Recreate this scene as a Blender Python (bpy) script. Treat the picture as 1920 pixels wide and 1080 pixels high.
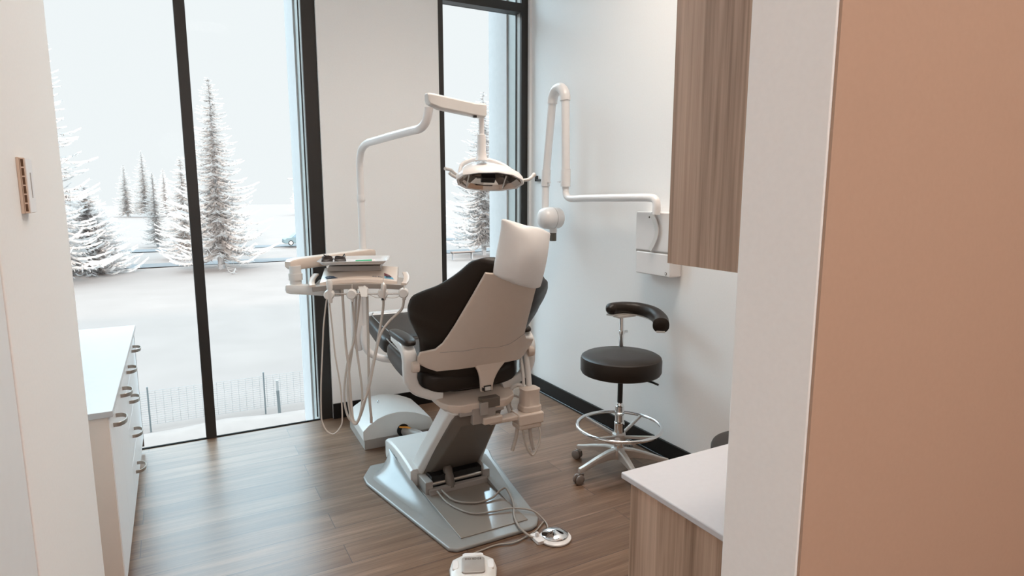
import bpy, bmesh, math, random
from mathutils import Vector, Matrix, noise
random.seed(7)
for o in list(bpy.data.objects): bpy.data.objects.remove(o)
sc = bpy.context.scene
COL = sc.collection
PI = math.pi

# ------------------------------------------------------------------ camera
cam_d = bpy.data.cameras.new('camera'); cam_d.sensor_width = 36; cam_d.lens = 1163.65/1920*36
cam_d.clip_start = .05; cam_d.clip_end = 2000
cam = bpy.data.objects.new('camera', cam_d); COL.objects.link(cam)
cam.location = (0, 0, 1.5)
cam.rotation_euler = (math.radians(90-8.648), 0, math.radians(-28.558))
sc.camera = cam

# ------------------------------------------------------------------ view
sc.view_settings.view_transform = 'Standard'; sc.view_settings.look = 'None'
sc.view_settings.gamma = 1; sc.view_settings.use_curve_mapping = False
sc.view_settings.exposure = 0.52

# ------------------------------------------------------------------ world: hazy white winter sky, brighter overhead
w = bpy.data.worlds.new('sky'); sc.world = w; w.use_nodes = True
nt = w.node_tree; nt.nodes.clear()
out = nt.nodes.new('ShaderNodeOutputWorld'); bg = nt.nodes.new('ShaderNodeBackground')
tc = nt.nodes.new('ShaderNodeTexCoord'); sx = nt.nodes.new('ShaderNodeSeparateXYZ')
mr = nt.nodes.new('ShaderNodeMapRange'); mr.inputs[1].default_value = .30; mr.inputs[2].default_value = .45
mr.inputs[3].default_value = .675; mr.inputs[4].default_value = 8.0
nt.links.new(tc.outputs['Generated'], sx.inputs[0]); nt.links.new(sx.outputs['Z'], mr.inputs[0])
nt.links.new(mr.outputs[0], bg.inputs['Strength'])
cm = nt.nodes.new('ShaderNodeMapRange'); cm.data_type = 'FLOAT_VECTOR'; cm.interpolation_type = 'LINEAR'
cm.inputs[7].default_value = (.30, .30, .30); cm.inputs[8].default_value = (.42, .42, .42)
cm.inputs[9].default_value = (.965, .985, 1.0); cm.inputs[10].default_value = (.61, .85, 1.0)
nt.links.new(sx.outputs['Z'], cm.inputs[6]); nt.links.new(cm.outputs[1], bg.inputs['Color'])
nt.links.new(bg.outputs[0], out.inputs[0])

# ------------------------------------------------------------------ lights
def area(name, loc, size, power, color, rot=(0,0,0)):
    l = bpy.data.lights.new(name, 'AREA'); l.shape = 'RECTANGLE'; l.size, l.size_y = size
    l.energy = power; l.color = color
    o = bpy.data.objects.new(name, l); COL.objects.link(o); o.location = loc; o.rotation_euler = rot
    return o
sun = bpy.data.lights.new('sun', 'SUN'); sun.energy = 7; sun.angle = math.radians(1.5); sun.color = (1, .97, .93)
so = bpy.data.objects.new('sun', sun); COL.objects.link(so)
so.rotation_euler = (math.radians(74.8), 0, math.radians(-10))
area('ceiling_panel_light', (1.62, 2.05, 3.83), (1.4, 1.2), 25, (1, .90, .80)).data.spread = math.radians(118)
area('hall_panel_light', (1.0, -1.8, 3.83), (1.2, .6), 40, (1, .93, .87))
pl = bpy.data.lights.new('hall_fill_light', 'POINT'); pl.energy = 24; pl.color = (.94, .97, 1); pl.shadow_soft_size = .22  # added fill behind the camera
po_ = bpy.data.objects.new('hall_fill_light', pl); COL.objects.link(po_); po_.location = (.12, -1.7, 2.15)

# ------------------------------------------------------------------ materials
def mat(name, col, rough=.5, metal=0, spec=.5, coat=0, var=0, bump=0, scale=30, trans=0):
    m = bpy.data.materials.new(name); m.use_nodes = True
    n = m.node_tree; b = n.nodes['Principled BSDF']
    b.inputs['Base Color'].default_value = (*col, 1); b.inputs['Roughness'].default_value = rough
    b.inputs['Metallic'].default_value = metal; b.inputs['Specular IOR Level'].default_value = spec
    b.inputs['Coat Weight'].default_value = coat; b.inputs['Coat Roughness'].default_value = .1
    if var or bump:
        t = n.nodes.new('ShaderNodeTexCoord'); ns = n.nodes.new('ShaderNodeTexNoise')
        ns.inputs['Scale'].default_value = scale; ns.inputs['Detail'].default_value = 4
        n.links.new(t.outputs['Object'], ns.inputs['Vector'])
        if var:
            r = n.nodes.new('ShaderNodeValToRGB')
            r.color_ramp.elements[0].position = .3; r.color_ramp.elements[1].position = .7
            r.color_ramp.elements[0].color = (*[c*(1-var) for c in col], 1)
            r.color_ramp.elements[1].color = (*[min(1, c*(1+var)) for c in col], 1)
            n.links.new(ns.outputs['Fac'], r.inputs[0]); n.links.new(r.outputs[0], b.inputs['Base Color'])
        if bump:
            bp = n.nodes.new('ShaderNodeBump'); bp.inputs['Strength'].default_value = bump; bp.inputs['Distance'].default_value = .002
            n.links.new(ns.outputs['Fac'], bp.inputs['Height']); n.links.new(bp.outputs[0], b.inputs['Normal'])
    return m
def wood_mat(name, c0, c1, c2, rough=.45):
    """vertical-grain walnut laminate"""
    m = bpy.data.materials.new(name); m.use_nodes = True; n = m.node_tree; b = n.nodes['Principled BSDF']
    t = n.nodes.new('ShaderNodeTexCoord')
    def noi(sc3, sca, det):
        mp = n.nodes.new('ShaderNodeMapping'); mp.inputs['Scale'].default_value = sc3
        ns = n.nodes.new('ShaderNodeTexNoise'); ns.inputs['Scale'].default_value = sca; ns.inputs['Detail'].default_value = det
        ns.inputs['Roughness'].default_value = .6
        n.links.new(t.outputs['Object'], mp.inputs[0]); n.links.new(mp.outputs[0], ns.inputs['Vector']); return ns
    a = noi((14, 14, .7), 1.0, 3); f = noi((120, 120, 2.2), 1.0, 5)
    mx = n.nodes.new('ShaderNodeMix'); mx.data_type = 'FLOAT'; mx.inputs[0].default_value = .38
    n.links.new(a.outputs['Fac'], mx.inputs[2]); n.links.new(f.outputs['Fac'], mx.inputs[3])
    r = n.nodes.new('ShaderNodeValToRGB'); e = r.color_ramp.elements
    e[0].position = .36; e[0].color = (*c0, 1); e[1].position = .64; e[1].color = (*c2, 1)
    k = e.new(.5); k.color = (*c1, 1)
    n.links.new(mx.outputs[0], r.inputs[0]); n.links.new(r.outputs[0], b.inputs['Base Color'])
    b.inputs['Roughness'].default_value = rough
    return m
def floor_mat():
    m = bpy.data.materials.new('vinyl_planks'); m.use_nodes = True; n = m.node_tree; b = n.nodes['Principled BSDF']
    t = n.nodes.new('ShaderNodeTexCoord')
    br = n.nodes.new('ShaderNodeTexBrick')
    br.offset = .37; br.offset_frequency = 2
    br.inputs['Scale'].default_value = 1; br.inputs['Brick Width'].default_value = 1.22; br.inputs['Row Height'].default_value = .152
    br.inputs['Mortar Size'].default_value = .0016; br.inputs['Mortar Smooth'].default_value = .3
    br.inputs['Color1'].default_value = (.0, .0, .0, 1); br.inputs['Color2'].default_value = (1, 1, 1, 1)
    br.inputs['Mortar'].default_value = (.35, .35, .35, 1)
    n.links.new(t.outputs['Object'], br.inputs['Vector'])
    def noi(s3, det, w=0):
        mp = n.nodes.new('ShaderNodeMapping'); mp.inputs['Scale'].default_value = s3
        ns = n.nodes.new('ShaderNodeTexNoise'); ns.noise_dimensions = '4D'; ns.inputs['Scale'].default_value = 1
        ns.inputs['Detail'].default_value = det; ns.inputs['Roughness'].default_value = .62
        sp = n.nodes.new('ShaderNodeMath'); sp.operation = 'MULTIPLY'; sp.inputs[1].default_value = 9
        n.links.new(br.outputs['Color'], sp.inputs[0]); n.links.new(sp.outputs[0], ns.inputs['W'])
        n.links.new(t.outputs['Object'], mp.inputs[0]); n.links.new(mp.outputs[0], ns.inputs['Vector']); return ns
    a = noi((1.3, 22, 1), 4); f = noi((3.5, 150, 1), 5)
    mx = n.nodes.new('ShaderNodeMix'); mx.data_type = 'FLOAT'; mx.inputs[0].default_value = .45
    n.links.new(a.outputs['Fac'], mx.inputs[2]); n.links.new(f.outputs['Fac'], mx.inputs[3])
    ad = n.nodes.new('ShaderNodeMath'); ad.operation = 'MULTIPLY_ADD'; ad.inputs[1].default_value = .09
    n.links.new(br.outputs['Color'], ad.inputs[0]); n.links.new(mx.outputs[0], ad.inputs[2])
    r = n.nodes.new('ShaderNodeValToRGB'); e = r.color_ramp.elements
    e[0].position = .38; e[0].color = (.100, .054, .032, 1); e[1].position = .72; e[1].color = (.285, .182, .125, 1)
    k = e.new(.55); k.color = (.175, .106, .070, 1)
    n.links.new(ad.outputs[0], r.inputs[0])
    dk = n.nodes.new('ShaderNodeMix'); dk.data_type = 'RGBA'; dk.inputs[7].default_value = (.07, .05, .04, 1)
    n.links.new(br.outputs['Fac'], dk.inputs[0]); n.links.new(r.outputs[0], dk.inputs[6])
    n.links.new(dk.outputs[2], b.inputs['Base Color'])
    rr = n.nodes.new('ShaderNodeMapRange'); rr.inputs[3].default_value = .24; rr.inputs[4].default_value = .38
    n.links.new(mx.outputs[0], rr.inputs[0]); n.links.new(rr.outputs[0], b.inputs['Roughness'])
    b.inputs['Specular IOR Level'].default_value = .30
    bp = n.nodes.new('ShaderNodeBump'); bp.inputs['Strength'].default_value = .12; bp.inputs['Distance'].default_value = .002
    n.links.new(mx.outputs[0], bp.inputs['Height']); n.links.new(bp.outputs[0], b.inputs['Normal'])
    return m
def glass_mat():
    m = bpy.data.materials.new('window_glass'); m.use_nodes = True; n = m.node_tree; n.nodes.clear()
    o = n.nodes.new('ShaderNodeOutputMaterial'); t = n.nodes.new('ShaderNodeBsdfTransparent'); g = n.nodes.new('ShaderNodeBsdfGlossy')
    t.inputs[0].default_value = (.965, .985, .985, 1); g.inputs['Roughness'].default_value = .02
    x = n.nodes.new('ShaderNodeMixShader'); f = n.nodes.new('ShaderNodeFresnel'); f.inputs[0].default_value = 1.05
    n.links.new(f.outputs[0], x.inputs[0]); n.links.new(t.outputs[0], x.inputs[1]); n.links.new(g.outputs[0], x.inputs[2])
    n.links.new(x.outputs[0], o.inputs[0]); return m
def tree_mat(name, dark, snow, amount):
    """needles with snow lying on what faces up, haze put into both colours"""
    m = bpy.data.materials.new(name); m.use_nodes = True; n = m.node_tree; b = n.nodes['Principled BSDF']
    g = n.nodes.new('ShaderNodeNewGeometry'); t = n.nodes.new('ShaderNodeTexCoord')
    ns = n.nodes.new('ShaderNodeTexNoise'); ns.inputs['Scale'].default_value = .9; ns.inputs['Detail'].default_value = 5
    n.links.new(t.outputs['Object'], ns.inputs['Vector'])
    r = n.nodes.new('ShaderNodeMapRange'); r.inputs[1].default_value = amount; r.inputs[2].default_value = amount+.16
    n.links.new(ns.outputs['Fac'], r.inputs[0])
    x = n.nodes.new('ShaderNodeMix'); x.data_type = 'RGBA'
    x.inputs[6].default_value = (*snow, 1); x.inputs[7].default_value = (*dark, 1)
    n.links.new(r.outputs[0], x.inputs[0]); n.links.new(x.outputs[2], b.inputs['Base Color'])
    b.inputs['Roughness'].default_value = .9; b.inputs['Specular IOR Level'].default_value = .1
    tl = n.nodes.new('ShaderNodeBsdfTranslucent'); mx = n.nodes.new('ShaderNodeMixShader'); mx.inputs[0].default_value = .45
    n.links.new(x.outputs[2], tl.inputs[0]); n.links.new(b.outputs[0], mx.inputs[1]); n.links.new(tl.outputs[0], mx.inputs[2])
    n.links.new(mx.outputs[0], n.nodes['Material Output'].inputs[0])
    return m

M = dict(
    wall=mat('wall_paint', (.90, .885, .87), .6, spec=.25, var=.012, bump=.03, scale=120),
    hall=mat('hall_wall_warm_lit', (.46, .315, .235), .6, spec=.2, var=.012, bump=.03, scale=120),  # glow of the warm hall lamp put into the wall colour
    ceil=mat('ceiling_paint', (.86, .85, .84), .8),
    black=mat('black_frame', (.016, .013, .011), .42, var=.05),
    matte=mat('matte_black_sill', (.012, .011, .010), .8, spec=.05, var=.05),
    brightsnow=mat('fresh_snow', (.150, .108, .092), .9, spec=.1, var=.05, scale=2),
    lane=mat('packed_snow', (.104, .084, .077), .9, spec=.1, var=.08, scale=.5),
    base=mat('black_baseboard', (.011, .009, .008), .45, spec=.2, var=.05),
    alu=mat('window_side_metal', (.42, .42, .40), .4, .1, var=.03),
    stucco=mat('exterior_white_panel', (.50, .45, .43), .8, var=.03, bump=.1),
    floor=floor_mat(), glass=glass_mat(),
    walnut=wood_mat('walnut_laminate', (.25, .150, .098), (.47, .31, .22), (.62, .43, .32)),
    laminate=mat('white_cabinet_laminate', (.80, .80, .80), .38, var=.01),
    edge=mat('cabinet_side_panel', (.68, .57, .49), .5, var=.01),
    quartz=mat('white_quartz', (.60, .565, .57), .22, var=.012, scale=60),
    handle=mat('brushed_nickel', (.44, .40, .36), .36, .9, var=.06, scale=200),
    chrome=mat('polished_chrome', (.82, .83, .84), .08, 1, var=.01),
    satin=mat('satin_aluminium', (.62, .57, .53), .38, .55, var=.03),
    vinyl=mat('black_upholstery', (.024, .017, .013), .40, spec=.25, var=.08, bump=.15, scale=220),
    seam=mat('grey_piping', (.20, .20, .20), .45, var=.03),
    shell=mat('warm_grey_plastic', (.66, .55, .47), .33, var=.012),
    light=mat('light_grey_plastic', (.70, .67, .64), .3, var=.012),
    white=mat('white_enamel', (.80, .76, .74), .28, coat=.2, var=.01),
    grey=mat('mid_grey_plastic', (.36, .32, .29), .34, var=.02),
    dgrey=mat('dark_grey_plastic', (.14, .115, .095), .32, var=.02),
    gloss=mat('glossy_grey_plate', (.27, .225, .19), .10, var=.01),
    basem=mat('grey_base_plate', (.28, .265, .25), .24, var=.015),
    hose=mat('grey_beige_tubing', (.56, .50, .45), .38, var=.02),
    cord=mat('grey_cord', (.33, .285, .245), .4, var=.02),
    steel=mat('stainless_steel', (.66, .65, .63), .22, .9, var=.03),
    rubber=mat('caster_rubber', (.20, .165, .145), .5, var=.05),
    blackp=mat('black_plastic', (.012, .011, .011), .3, var=.05),
    paper=mat('white_paper_cover', (.76, .73, .71), .75, spec=.15, var=.012, bump=.2, scale=18),
    green=mat('green_plastic', (.02, .36, .16), .35, var=.03),
    lens=mat('dark_brown_lens', (.03, .022, .02), .12, var=.05),
    navy=mat('navy_label', (.045, .07, .12), .4, var=.03),
    cyan=mat('light_blue_label', (.25, .62, .82), .4, var=.03),
    red=mat('red_label', (.30, .06, .07), .4, var=.03),
    print=mat('printed_grey_ink', (.16, .17, .22), .5, var=.02),
    orange=mat('orange_hose', (.75, .30, .03), .45, var=.03),
    reflect=mat('faceted_reflector', (.40, .34, .30), .12, .9, var=.03),
    clear=mat('clear_cover', (.72, .73, .74), .06, coat=.5, var=.01),
    snow=mat('snow', (.131, .094, .080), .9, spec=.1, var=.05, scale=.35, bump=.2),
    slush=mat('slushy_road', (.085, .073, .070), .9, spec=.1, var=.18, scale=.2),
    spruce=tree_mat('hazed_snowy_spruce', (.36, .305, .28), (.43, .365, .335), .44),  # tree colours below are paled to carry the washing-out haze
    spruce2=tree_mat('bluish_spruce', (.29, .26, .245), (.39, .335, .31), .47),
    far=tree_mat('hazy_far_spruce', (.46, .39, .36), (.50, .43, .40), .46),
    bark=mat('frosty_bark', (.13, .115, .11), .9, var=.15, scale=4),
    car=mat('blue_grey_car_paint', (.055, .075, .080), .4, coat=.1, var=.02),
    cglass=mat('car_glass', (.10, .14, .17), .1, var=.02),
    net=mat('pale_green_fence_net', (.20, .17, .155), .8, var=.05),
    stake=mat('green_grey_stake', (.09, .085, .08), .7, var=.05),
    post=mat('white_lamp_post', (.30, .24, .22), .5, var=.02),
)

# ------------------------------------------------------------------ geometry helpers (all build in world space into a bmesh)
def B(): return bmesh.new()
def bx(bm, x0, x1, y0, y1, z0, z1, mtx=None):
    vs = [bm.verts.new(Vector(p)) for p in ((x0,y0,z0),(x1,y0,z0),(x1,y1,z0),(x0,y1,z0),(x0,y0,z1),(x1,y0,z1),(x1,y1,z1),(x0,y1,z1))]
    for f in ((0,3,2,1),(4,5,6,7),(0,1,5,4),(1,2,6,5),(2,3,7,6),(3,0,4,7)): bm.faces.new([vs[i] for i in f])
    if mtx is not None:
        for v in vs: v.co = mtx @ v.co
    return bm
def catmull(pts, n=8, closed=False):
    P = [Vector(p) for p in pts]; r = []
    N = len(P); rng = range(N if closed else N-1)
    for i in rng:
        if closed: a, b, c, d = P[(i-1)%N], P[i], P[(i+1)%N], P[(i+2)%N]
        else: a, b, c, d = P[max(i-1,0)], P[i], P[i+1], P[min(i+2,N-1)]
        for k in range(n):
            t = k/n
            r.append(.5*((2*b)+(c-a)*t+(2*a-5*b+4*c-d)*t*t+(3*b-a-3*c+d)*t**3))
    if not closed: r.append(P[-1])
    return r
def catmull2(p, n=6): return [(v.x, v.y) for v in catmull([(a, c, 0) for a, c in p], n)]
def sweep(bm, pts, sec, closed=False, scale=None, up=None):
    """sec: closed 2-D section; frames by parallel transport (or fixed 'up')"""
    P = [Vector(p) for p in pts]; N = len(P); rings = []
    def tan(i):
        if closed: return (P[(i+1)%N]-P[i-1]).normalized()
        return (P[min(i+1,N-1)]-P[max(i-1,0)]).normalized()
    t0 = tan(0)
    u = Vector(up) if up is not None else (Vector((0,0,1)) if abs(t0.z) < .9 else Vector((0,1,0)))
    for i in range(N):
        t = tan(i)
        if up is not None: u = Vector(up)
        u = (u-t*u.dot(t)).normalized(); s = t.cross(u)
        k = scale[i] if scale else 1
        rings.append([bm.verts.new(P[i]+s*a*k+u*b*k) for a, b in sec])
    m = len(sec)
    for i in range(N if closed else N-1):
        A, C = rings[i], rings[(i+1)%N]
        for j in range(m): bm.faces.new((A[j], A[(j+1)%m], C[(j+1)%m], C[j]))
    if not closed:
        bm.faces.new(rings[0][::-1]); bm.faces.new(rings[-1])
    return bm
def circ(r, n=12, sy=1): return [(r*math.cos(2*PI*k/n), r*sy*math.sin(2*PI*k/n)) for k in range(n)]
def rrect(w, h, r, n=3):
    o = []
    for cx, cy, a0 in ((w/2-r,h/2-r,0),(-w/2+r,h/2-r,90),(-w/2+r,-h/2+r,180),(w/2-r,-h/2+r,270)):
        for k in range(n+1):
            a = math.radians(a0+90*k/n); o.append((cx+r*math.cos(a), cy+r*math.sin(a)))
    return o
def tube(bm, pts, r, n=12, closed=False, scale=None): return sweep(bm, pts, circ(r, n), closed, scale)
def lathe(bm, prof, c=(0,0,0), n=32, axis='Z', mtx=None):
    """prof: list of (radius, height)"""
    rings = []
    c = Vector(c)
    for r, h in prof:
        ring = []
        for k in range(n):
            a = 2*PI*k/n; p = Vector((r*math.cos(a), r*math.sin(a), h))
            if axis == 'X': p = Vector((h, r*math.cos(a), r*math.sin(a)))
            if axis == 'Y': p = Vector((r*math.sin(a), h, r*math.cos(a)))
            if mtx is not None: p = mtx @ p
            ring.append(bm.verts.new(c+p))
        rings.append(ring)
    for A, C in zip(rings, rings[1:]):
        for j in range(n): bm.faces.new((A[j], A[(j+1)%n], C[(j+1)%n], C[j]))
    bm.faces.new(rings[0][::-1]); bm.faces.new(rings[-1])
    return bm
def prism(bm, poly, d):
    """poly: 3-D outline, extruded by vector d"""
    A = [bm.verts.new(Vector(p)) for p in poly]; C = [bm.verts.new(Vector(p)+Vector(d)) for p in poly]
    n = len(A)
    bm.faces.new(A[::-1]); bm.faces.new(C)
    for j in range(n): bm.faces.new((A[j], A[(j+1)%n], C[(j+1)%n], C[j]))
    return bm
def loft(bm, rings, cap=True, closed=True):
    R = [[bm.verts.new(Vector(p)) for p in r] for r in rings]; n = len(R[0])
    for A, C in zip(R, R[1:]):
        for j in range(n if closed else n-1): bm.faces.new((A[j], A[(j+1)%n], C[(j+1)%n], C[j]))
    if cap and closed: bm.faces.new(R[0][::-1]); bm.faces.new(R[-1])
    return bm
ORG = {}
def obj(name, bm, m, parent=None, smooth=True, bevel=0, sub=0, seg=2, mats=None):
    bmesh.ops.recalc_face_normals(bm, faces=bm.faces)
    if parent is not None: org = ORG[parent.name]
    else:
        xs = [v.co.x for v in bm.verts]; ys = [v.co.y for v in bm.verts]; zs = [v.co.z for v in bm.verts]
        org = Vector(((min(xs)+max(xs))/2, (min(ys)+max(ys))/2, min(zs)))
    for v in bm.verts: v.co -= org
    me = bpy.data.meshes.new(name); bm.to_mesh(me); bm.free()
    me.materials.append(m)
    if mats:
        for k in mats: me.materials.append(k)
    for p in me.polygons: p.use_smooth = smooth
    o = bpy.data.objects.new(name, me); COL.objects.link(o)
    ORG[o.name] = org
    if parent is not None: o.parent = parent
    else: o.location = org
    if bevel:
        b = o.modifiers.new('bevel', 'BEVEL'); b.width = bevel; b.segments = seg; b.limit_method = 'ANGLE'; b.angle_limit = math.radians(30)
        b.harden_normals = True
    if sub:
        s = o.modifiers.new('subdivision', 'SUBSURF'); s.levels = sub; s.render_levels = sub
    if smooth and not sub:
        try:
            me.set_sharp_from_angle(angle=math.radians(38))
        except Exception: pass
    return o
def thing(name, label, cat, loc, group=None):
    o = bpy.data.objects.new(name, None); COL.objects.link(o); o.location = loc; o.empty_display_size = .1
    o['label'] = label; o['category'] = cat
    if group: o['group'] = group
    ORG[o.name] = Vector(loc)
    return o
def tag(o, label, cat, group=None, kind=None):
    o['label'] = label; o['category'] = cat
    if group: o['group'] = group
    if kind: o['kind'] = kind
    return o
def struct(name, bm, m, parent=None, **k):
    o = obj(name, bm, m, parent, **k)
    if parent is None: o['kind'] = 'structure'
    return o
def dup(root, loc, label=None, rz=0, group=None, scale=None):
    r = root.copy(); COL.objects.link(r); r.location = loc; r.rotation_euler = (0, 0, rz)
    if scale: r.scale = scale
    if label: r['label'] = label
    if group: r['group'] = group
    for ch in list(root.children):
        c = ch.copy(); COL.objects.link(c); c.parent = r
        for g in list(ch.children):
            d = g.copy(); COL.objects.link(d); d.parent = c
    return r
FONT = None
def text_bm(s, size, mtx, depth=.0006, bold=False):
    cu = bpy.data.curves.new('lettering', 'FONT'); cu.body = s; cu.size = size; cu.extrude = depth; cu.align_x = 'CENTER'; cu.align_y = 'CENTER'
    cu.resolution_u = 2
    o = bpy.data.objects.new('lettering', cu); COL.objects.link(o)
    bpy.context.view_layer.update()
    me = bpy.data.meshes.new_from_object(o.evaluated_get(bpy.context.evaluated_depsgraph_get()))
    bm = B(); bm.from_mesh(me); bpy.data.objects.remove(o); bpy.data.meshes.remove(me)
    for v in bm.verts: v.co = mtx @ v.co
    return bm
def frame(o, x, y, z=None):
    x = Vector(x).normalized(); y = Vector(y).normalized()
    z = x.cross(y)
    return Matrix(((x.x,y.x,z.x,o[0]),(x.y,y.y,z.y,o[1]),(x.z,y.z,z.z,o[2]),(0,0,0,1)))

# ================================================================== THE ROOM
D, R = 4.113, 2.387           # window wall, right wall
CZ = 3.9
JX, JY0, JY1 = .70, .49, .617 # door jamb on the right
LX, LY = -.25, 2.05           # wall on the left and its end
struct('floor', bx(B(), -1.2, 3.2, -2.4, D+.004, -.05, 0), M['floor'], smooth=False)
struct('ceiling', bx(B(), -1.2, 3.2, -2.4, D+.1, CZ, CZ+.1), M['ceil'], smooth=False)
struct('wall_right', bx(B(), R, R+.15, JY1, D+.1, 0, CZ), M['wall'], smooth=False)
struct('wall_left', bx(B(), LX-.6, LX, 1.284, LY, 0, CZ), M['wall'], smooth=False, bevel=.003)
struct('wall_left', bx(B(), -1.0, -.85, LY, D+.1, 0, CZ), M['wall'], smooth=False)
# door leaf that continues the left wall towards the camera
d1 = struct('door_1', bx(B(), LX-.055, LX-.002, .30, 1.279, .01, 2.35), M['laminate'], smooth=False, bevel=.002)
struct('trim_1', bx(B(), LX-.05, LX-.004, 1.279, 1.284, 0, 2.35), mat('door_edge_brown', (.36, .20, .11), .6, var=.02), smooth=False)
struct('wall_hall_left', bx(B(), LX-.2, LX-.056, -2.4, 1.284, 0, CZ), M['wall'], smooth=False)
struct('wall_doorway', bx(B(), JX, R+.15, JY0, JY1, 0, CZ), M['wall'], smooth=False, bevel=.003)
struct('wall_hall_right', bx(B(), 2.6, 2.75, -2.4, JY0, 0, CZ), M['hall'], smooth=False)
struct('wall_hall_back', bx(B(), LX-.2, 2.75, -2.5, -2.4, 0, CZ), M['hall'], smooth=False)
# hallway side of the doorway wall, its tan holds the warm hall light
struct('wall_hall_near', bx(B(), JX+.002, 2.6, JY0-.004, JY0, 0, CZ), M['hall'], smooth=False)
# pier between the windows: stands slightly into the room
struct('wall_window', bx(B(), .858, 1.662, D-.02, D+.28, 0, CZ), M['wall'], smooth=False, bevel=.002)
struct('trim_2', bx(B(), 2.368, 2.387, D-.03, D+.1, 0, CZ), M['wall'], smooth=False)
# baseboards
struct('baseboard_window', bx(B(), .858, 1.662, D-.034, D-.02, 0, .104), M['base'], smooth=False, bevel=.002)
b = bx(B(), R-.014, R, 1.26, D, 0, .104); struct('baseboard_right', b, M['base'], smooth=False, bevel=.002)
struct('trim_3', bx(B(), R-.026, R-.0145, 1.26, D-.03, 0, .016), mat('black_toe_strip', (.02,.019,.018), .22, var=.02), smooth=False, bevel=.004)

# windows: dark inner frames, bluish metal depth, glass, white outer reveals
FD = .09
def window(n, x0, x1, mull, fl, fr, trans):
    root = struct('window_%d' % n, bx(B(), x0, x0+fl, D-.005, D+FD, 0, CZ), M['black'], smooth=False, bevel=.002)
    b = B(); bx(b, x1-fr, x1, D-.005, D+.02, 0, CZ); struct('jamb', b, M['black'], root, smooth=False)
    b = B()
    for a, c in mull: bx(b, a, c, D-.005, D+FD, 0, CZ)
    if mull: struct('mullion', b, M['black'], root, smooth=False, bevel=.002)
    b = B(); bx(b, x0+fl, x1-fr, D-.002, D+.016, -.05, .005)
    struct('sill', b, M['matte'], root, smooth=False)
    b = B(); bx(b, x0, x1, D-.003, D+FD, trans, trans+.062); bx(b, x0, x1, D-.003, D+FD, CZ-.05, CZ)
    struct('transom', b, M['black'], root, smooth=False)
    # metal side of the frame beyond the inner cover strip
    b = B(); bx(b, x1-fr, x1, D+.02, D+.20, -.1, CZ); struct('frame_side', b, M['alu'], root, smooth=False)
    b = B(); bx(b, x1-fr-.006, x1-fr, D+.066, D+.078, 0, CZ); struct('gasket', b, M['black'], root, smooth=False)
    # panes
    xs = [x0+fl]+[v for m_ in mull for v in m_]+[x1-fr]
    for k in range(0, len(xs), 2):
        b = B(); bx(b, xs[k], xs[k+1], D+.068, D+.074, -.08, trans); struct('pane', b, M['glass'], root, smooth=False)
        b = B(); bx(b, xs[k], xs[k+1], D+.068, D+.074, trans+.062, CZ-.05); struct('pane', b, M['glass'], root, smooth=False)
    return root
window(1, -.85, .856, [(.088, .146)], .06, .082, 2.83)
window(2, 1.664, 2.368, [], .040, .054, 2.79)
# outer reveals and the building itself (upper floor, low winter sun behind it)
b = B(); bx(b, .774-.012, 1.664+.03, D+.2, D+.50, -5.2, CZ); struct('wall_exterior', b, M['stucco'], smooth=False)
b = B(); bx(b, 2.300, 30, D+.2, D+.50, -5.2, CZ); struct('wall_exterior', b, M['stucco'], smooth=False)
b = B(); bx(b, -30, -.85, D+.2, D+.50, -5.2, CZ); struct('wall_exterior', b, M['stucco'], smooth=False)
b = B(); bx(b, -.85, 2.31, D+.085, D+.12, -5.2, -.065); struct('wall_exterior', b, M['stucco'], smooth=False)
b = B(); bx(b, -30, 30, -20, D+.50, CZ+.1, 4.6); struct('roof', b, M['stucco'], smooth=False)
b = B(); bx(b, -30, 30, -20, D+.03, -.35, -.06); struct('lower_slab', b, M['stucco'], smooth=False)
b = B(); bx(b, -30, 30, -20.2, -20, -5.2, 4.6); struct('wall_exterior', b, M['stucco'], smooth=False)

# ================================================================== LEFT CABINET
CX = -.242; CY0, CY1 = 2.48, 4.08; CH = .735
cab = thing('drawer_cabinet', 'long white base cabinet with bow handles running along the left wall to the window', 'cabinet', (-.5, 3.2, 0))
b = B(); bx(b, -.846, CX-.022, CY0+.018, CY1, .08, CH); obj('body', b, M['laminate'], cab, smooth=False)
b = B(); bx(b, -.846, CX-.07, CY0+.02, CY1, 0, .08); obj('toe_kick', b, M['dgrey'], cab, smooth=False)
b = B(); bx(b, -.846, CX-.004, CY0, CY0+.018, 0, CH); obj('end_panel', b, M['edge'], cab, smooth=False, bevel=.001)
b = B(); bx(b, CX-.02, CX+.001, CY1, CY1+.008, .03, CH-.03); obj('filler_strip', b, M['dgrey'], cab, smooth=False)
def bow(yc, z, par, w=.115):
    b = B(); pts = catmull([(CX, yc-w/2, z), (CX+.022, yc-w/2+.004, z), (CX+.038, yc-w*.22, z), (CX+.038, yc+w*.22, z), (CX+.022, yc+w/2-.004, z), (CX, yc+w/2, z)], 6)
    sweep(b, pts, rrect(.003, .016, .001, 1), up=(0,0,1)); h = obj('handle', b, M['handle'], par); return h
cols = [(CY0+.004, 2.83), (2.83, 3.19), (3.19, 3.62), (3.62, 4.076)]
for i, (a, c) in enumerate(cols):
    yc = (a+c)/2 + (-.02 if i == 0 else 0)
    rows = [(.085, CH-.004)] if i != 2 else [(.085, .262), (.266, .44), (.444, .60), (.604, CH-.004)]
    for z0, z1 in rows:
        b = B(); bx(b, CX-.02, CX, a+.0015, c-.0015, z0, z1)
        f = obj('drawer_front' if i == 2 else 'cabinet_door', b, M['laminate'], cab, smooth=False, bevel=.001)
        bow(yc, (z0+z1)/2 if i == 2 else CH-.065, f)
b = B(); bx(b, -.846, CX+.012, CY0-.012, CY1+.005, CH, CH+.022)
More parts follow.
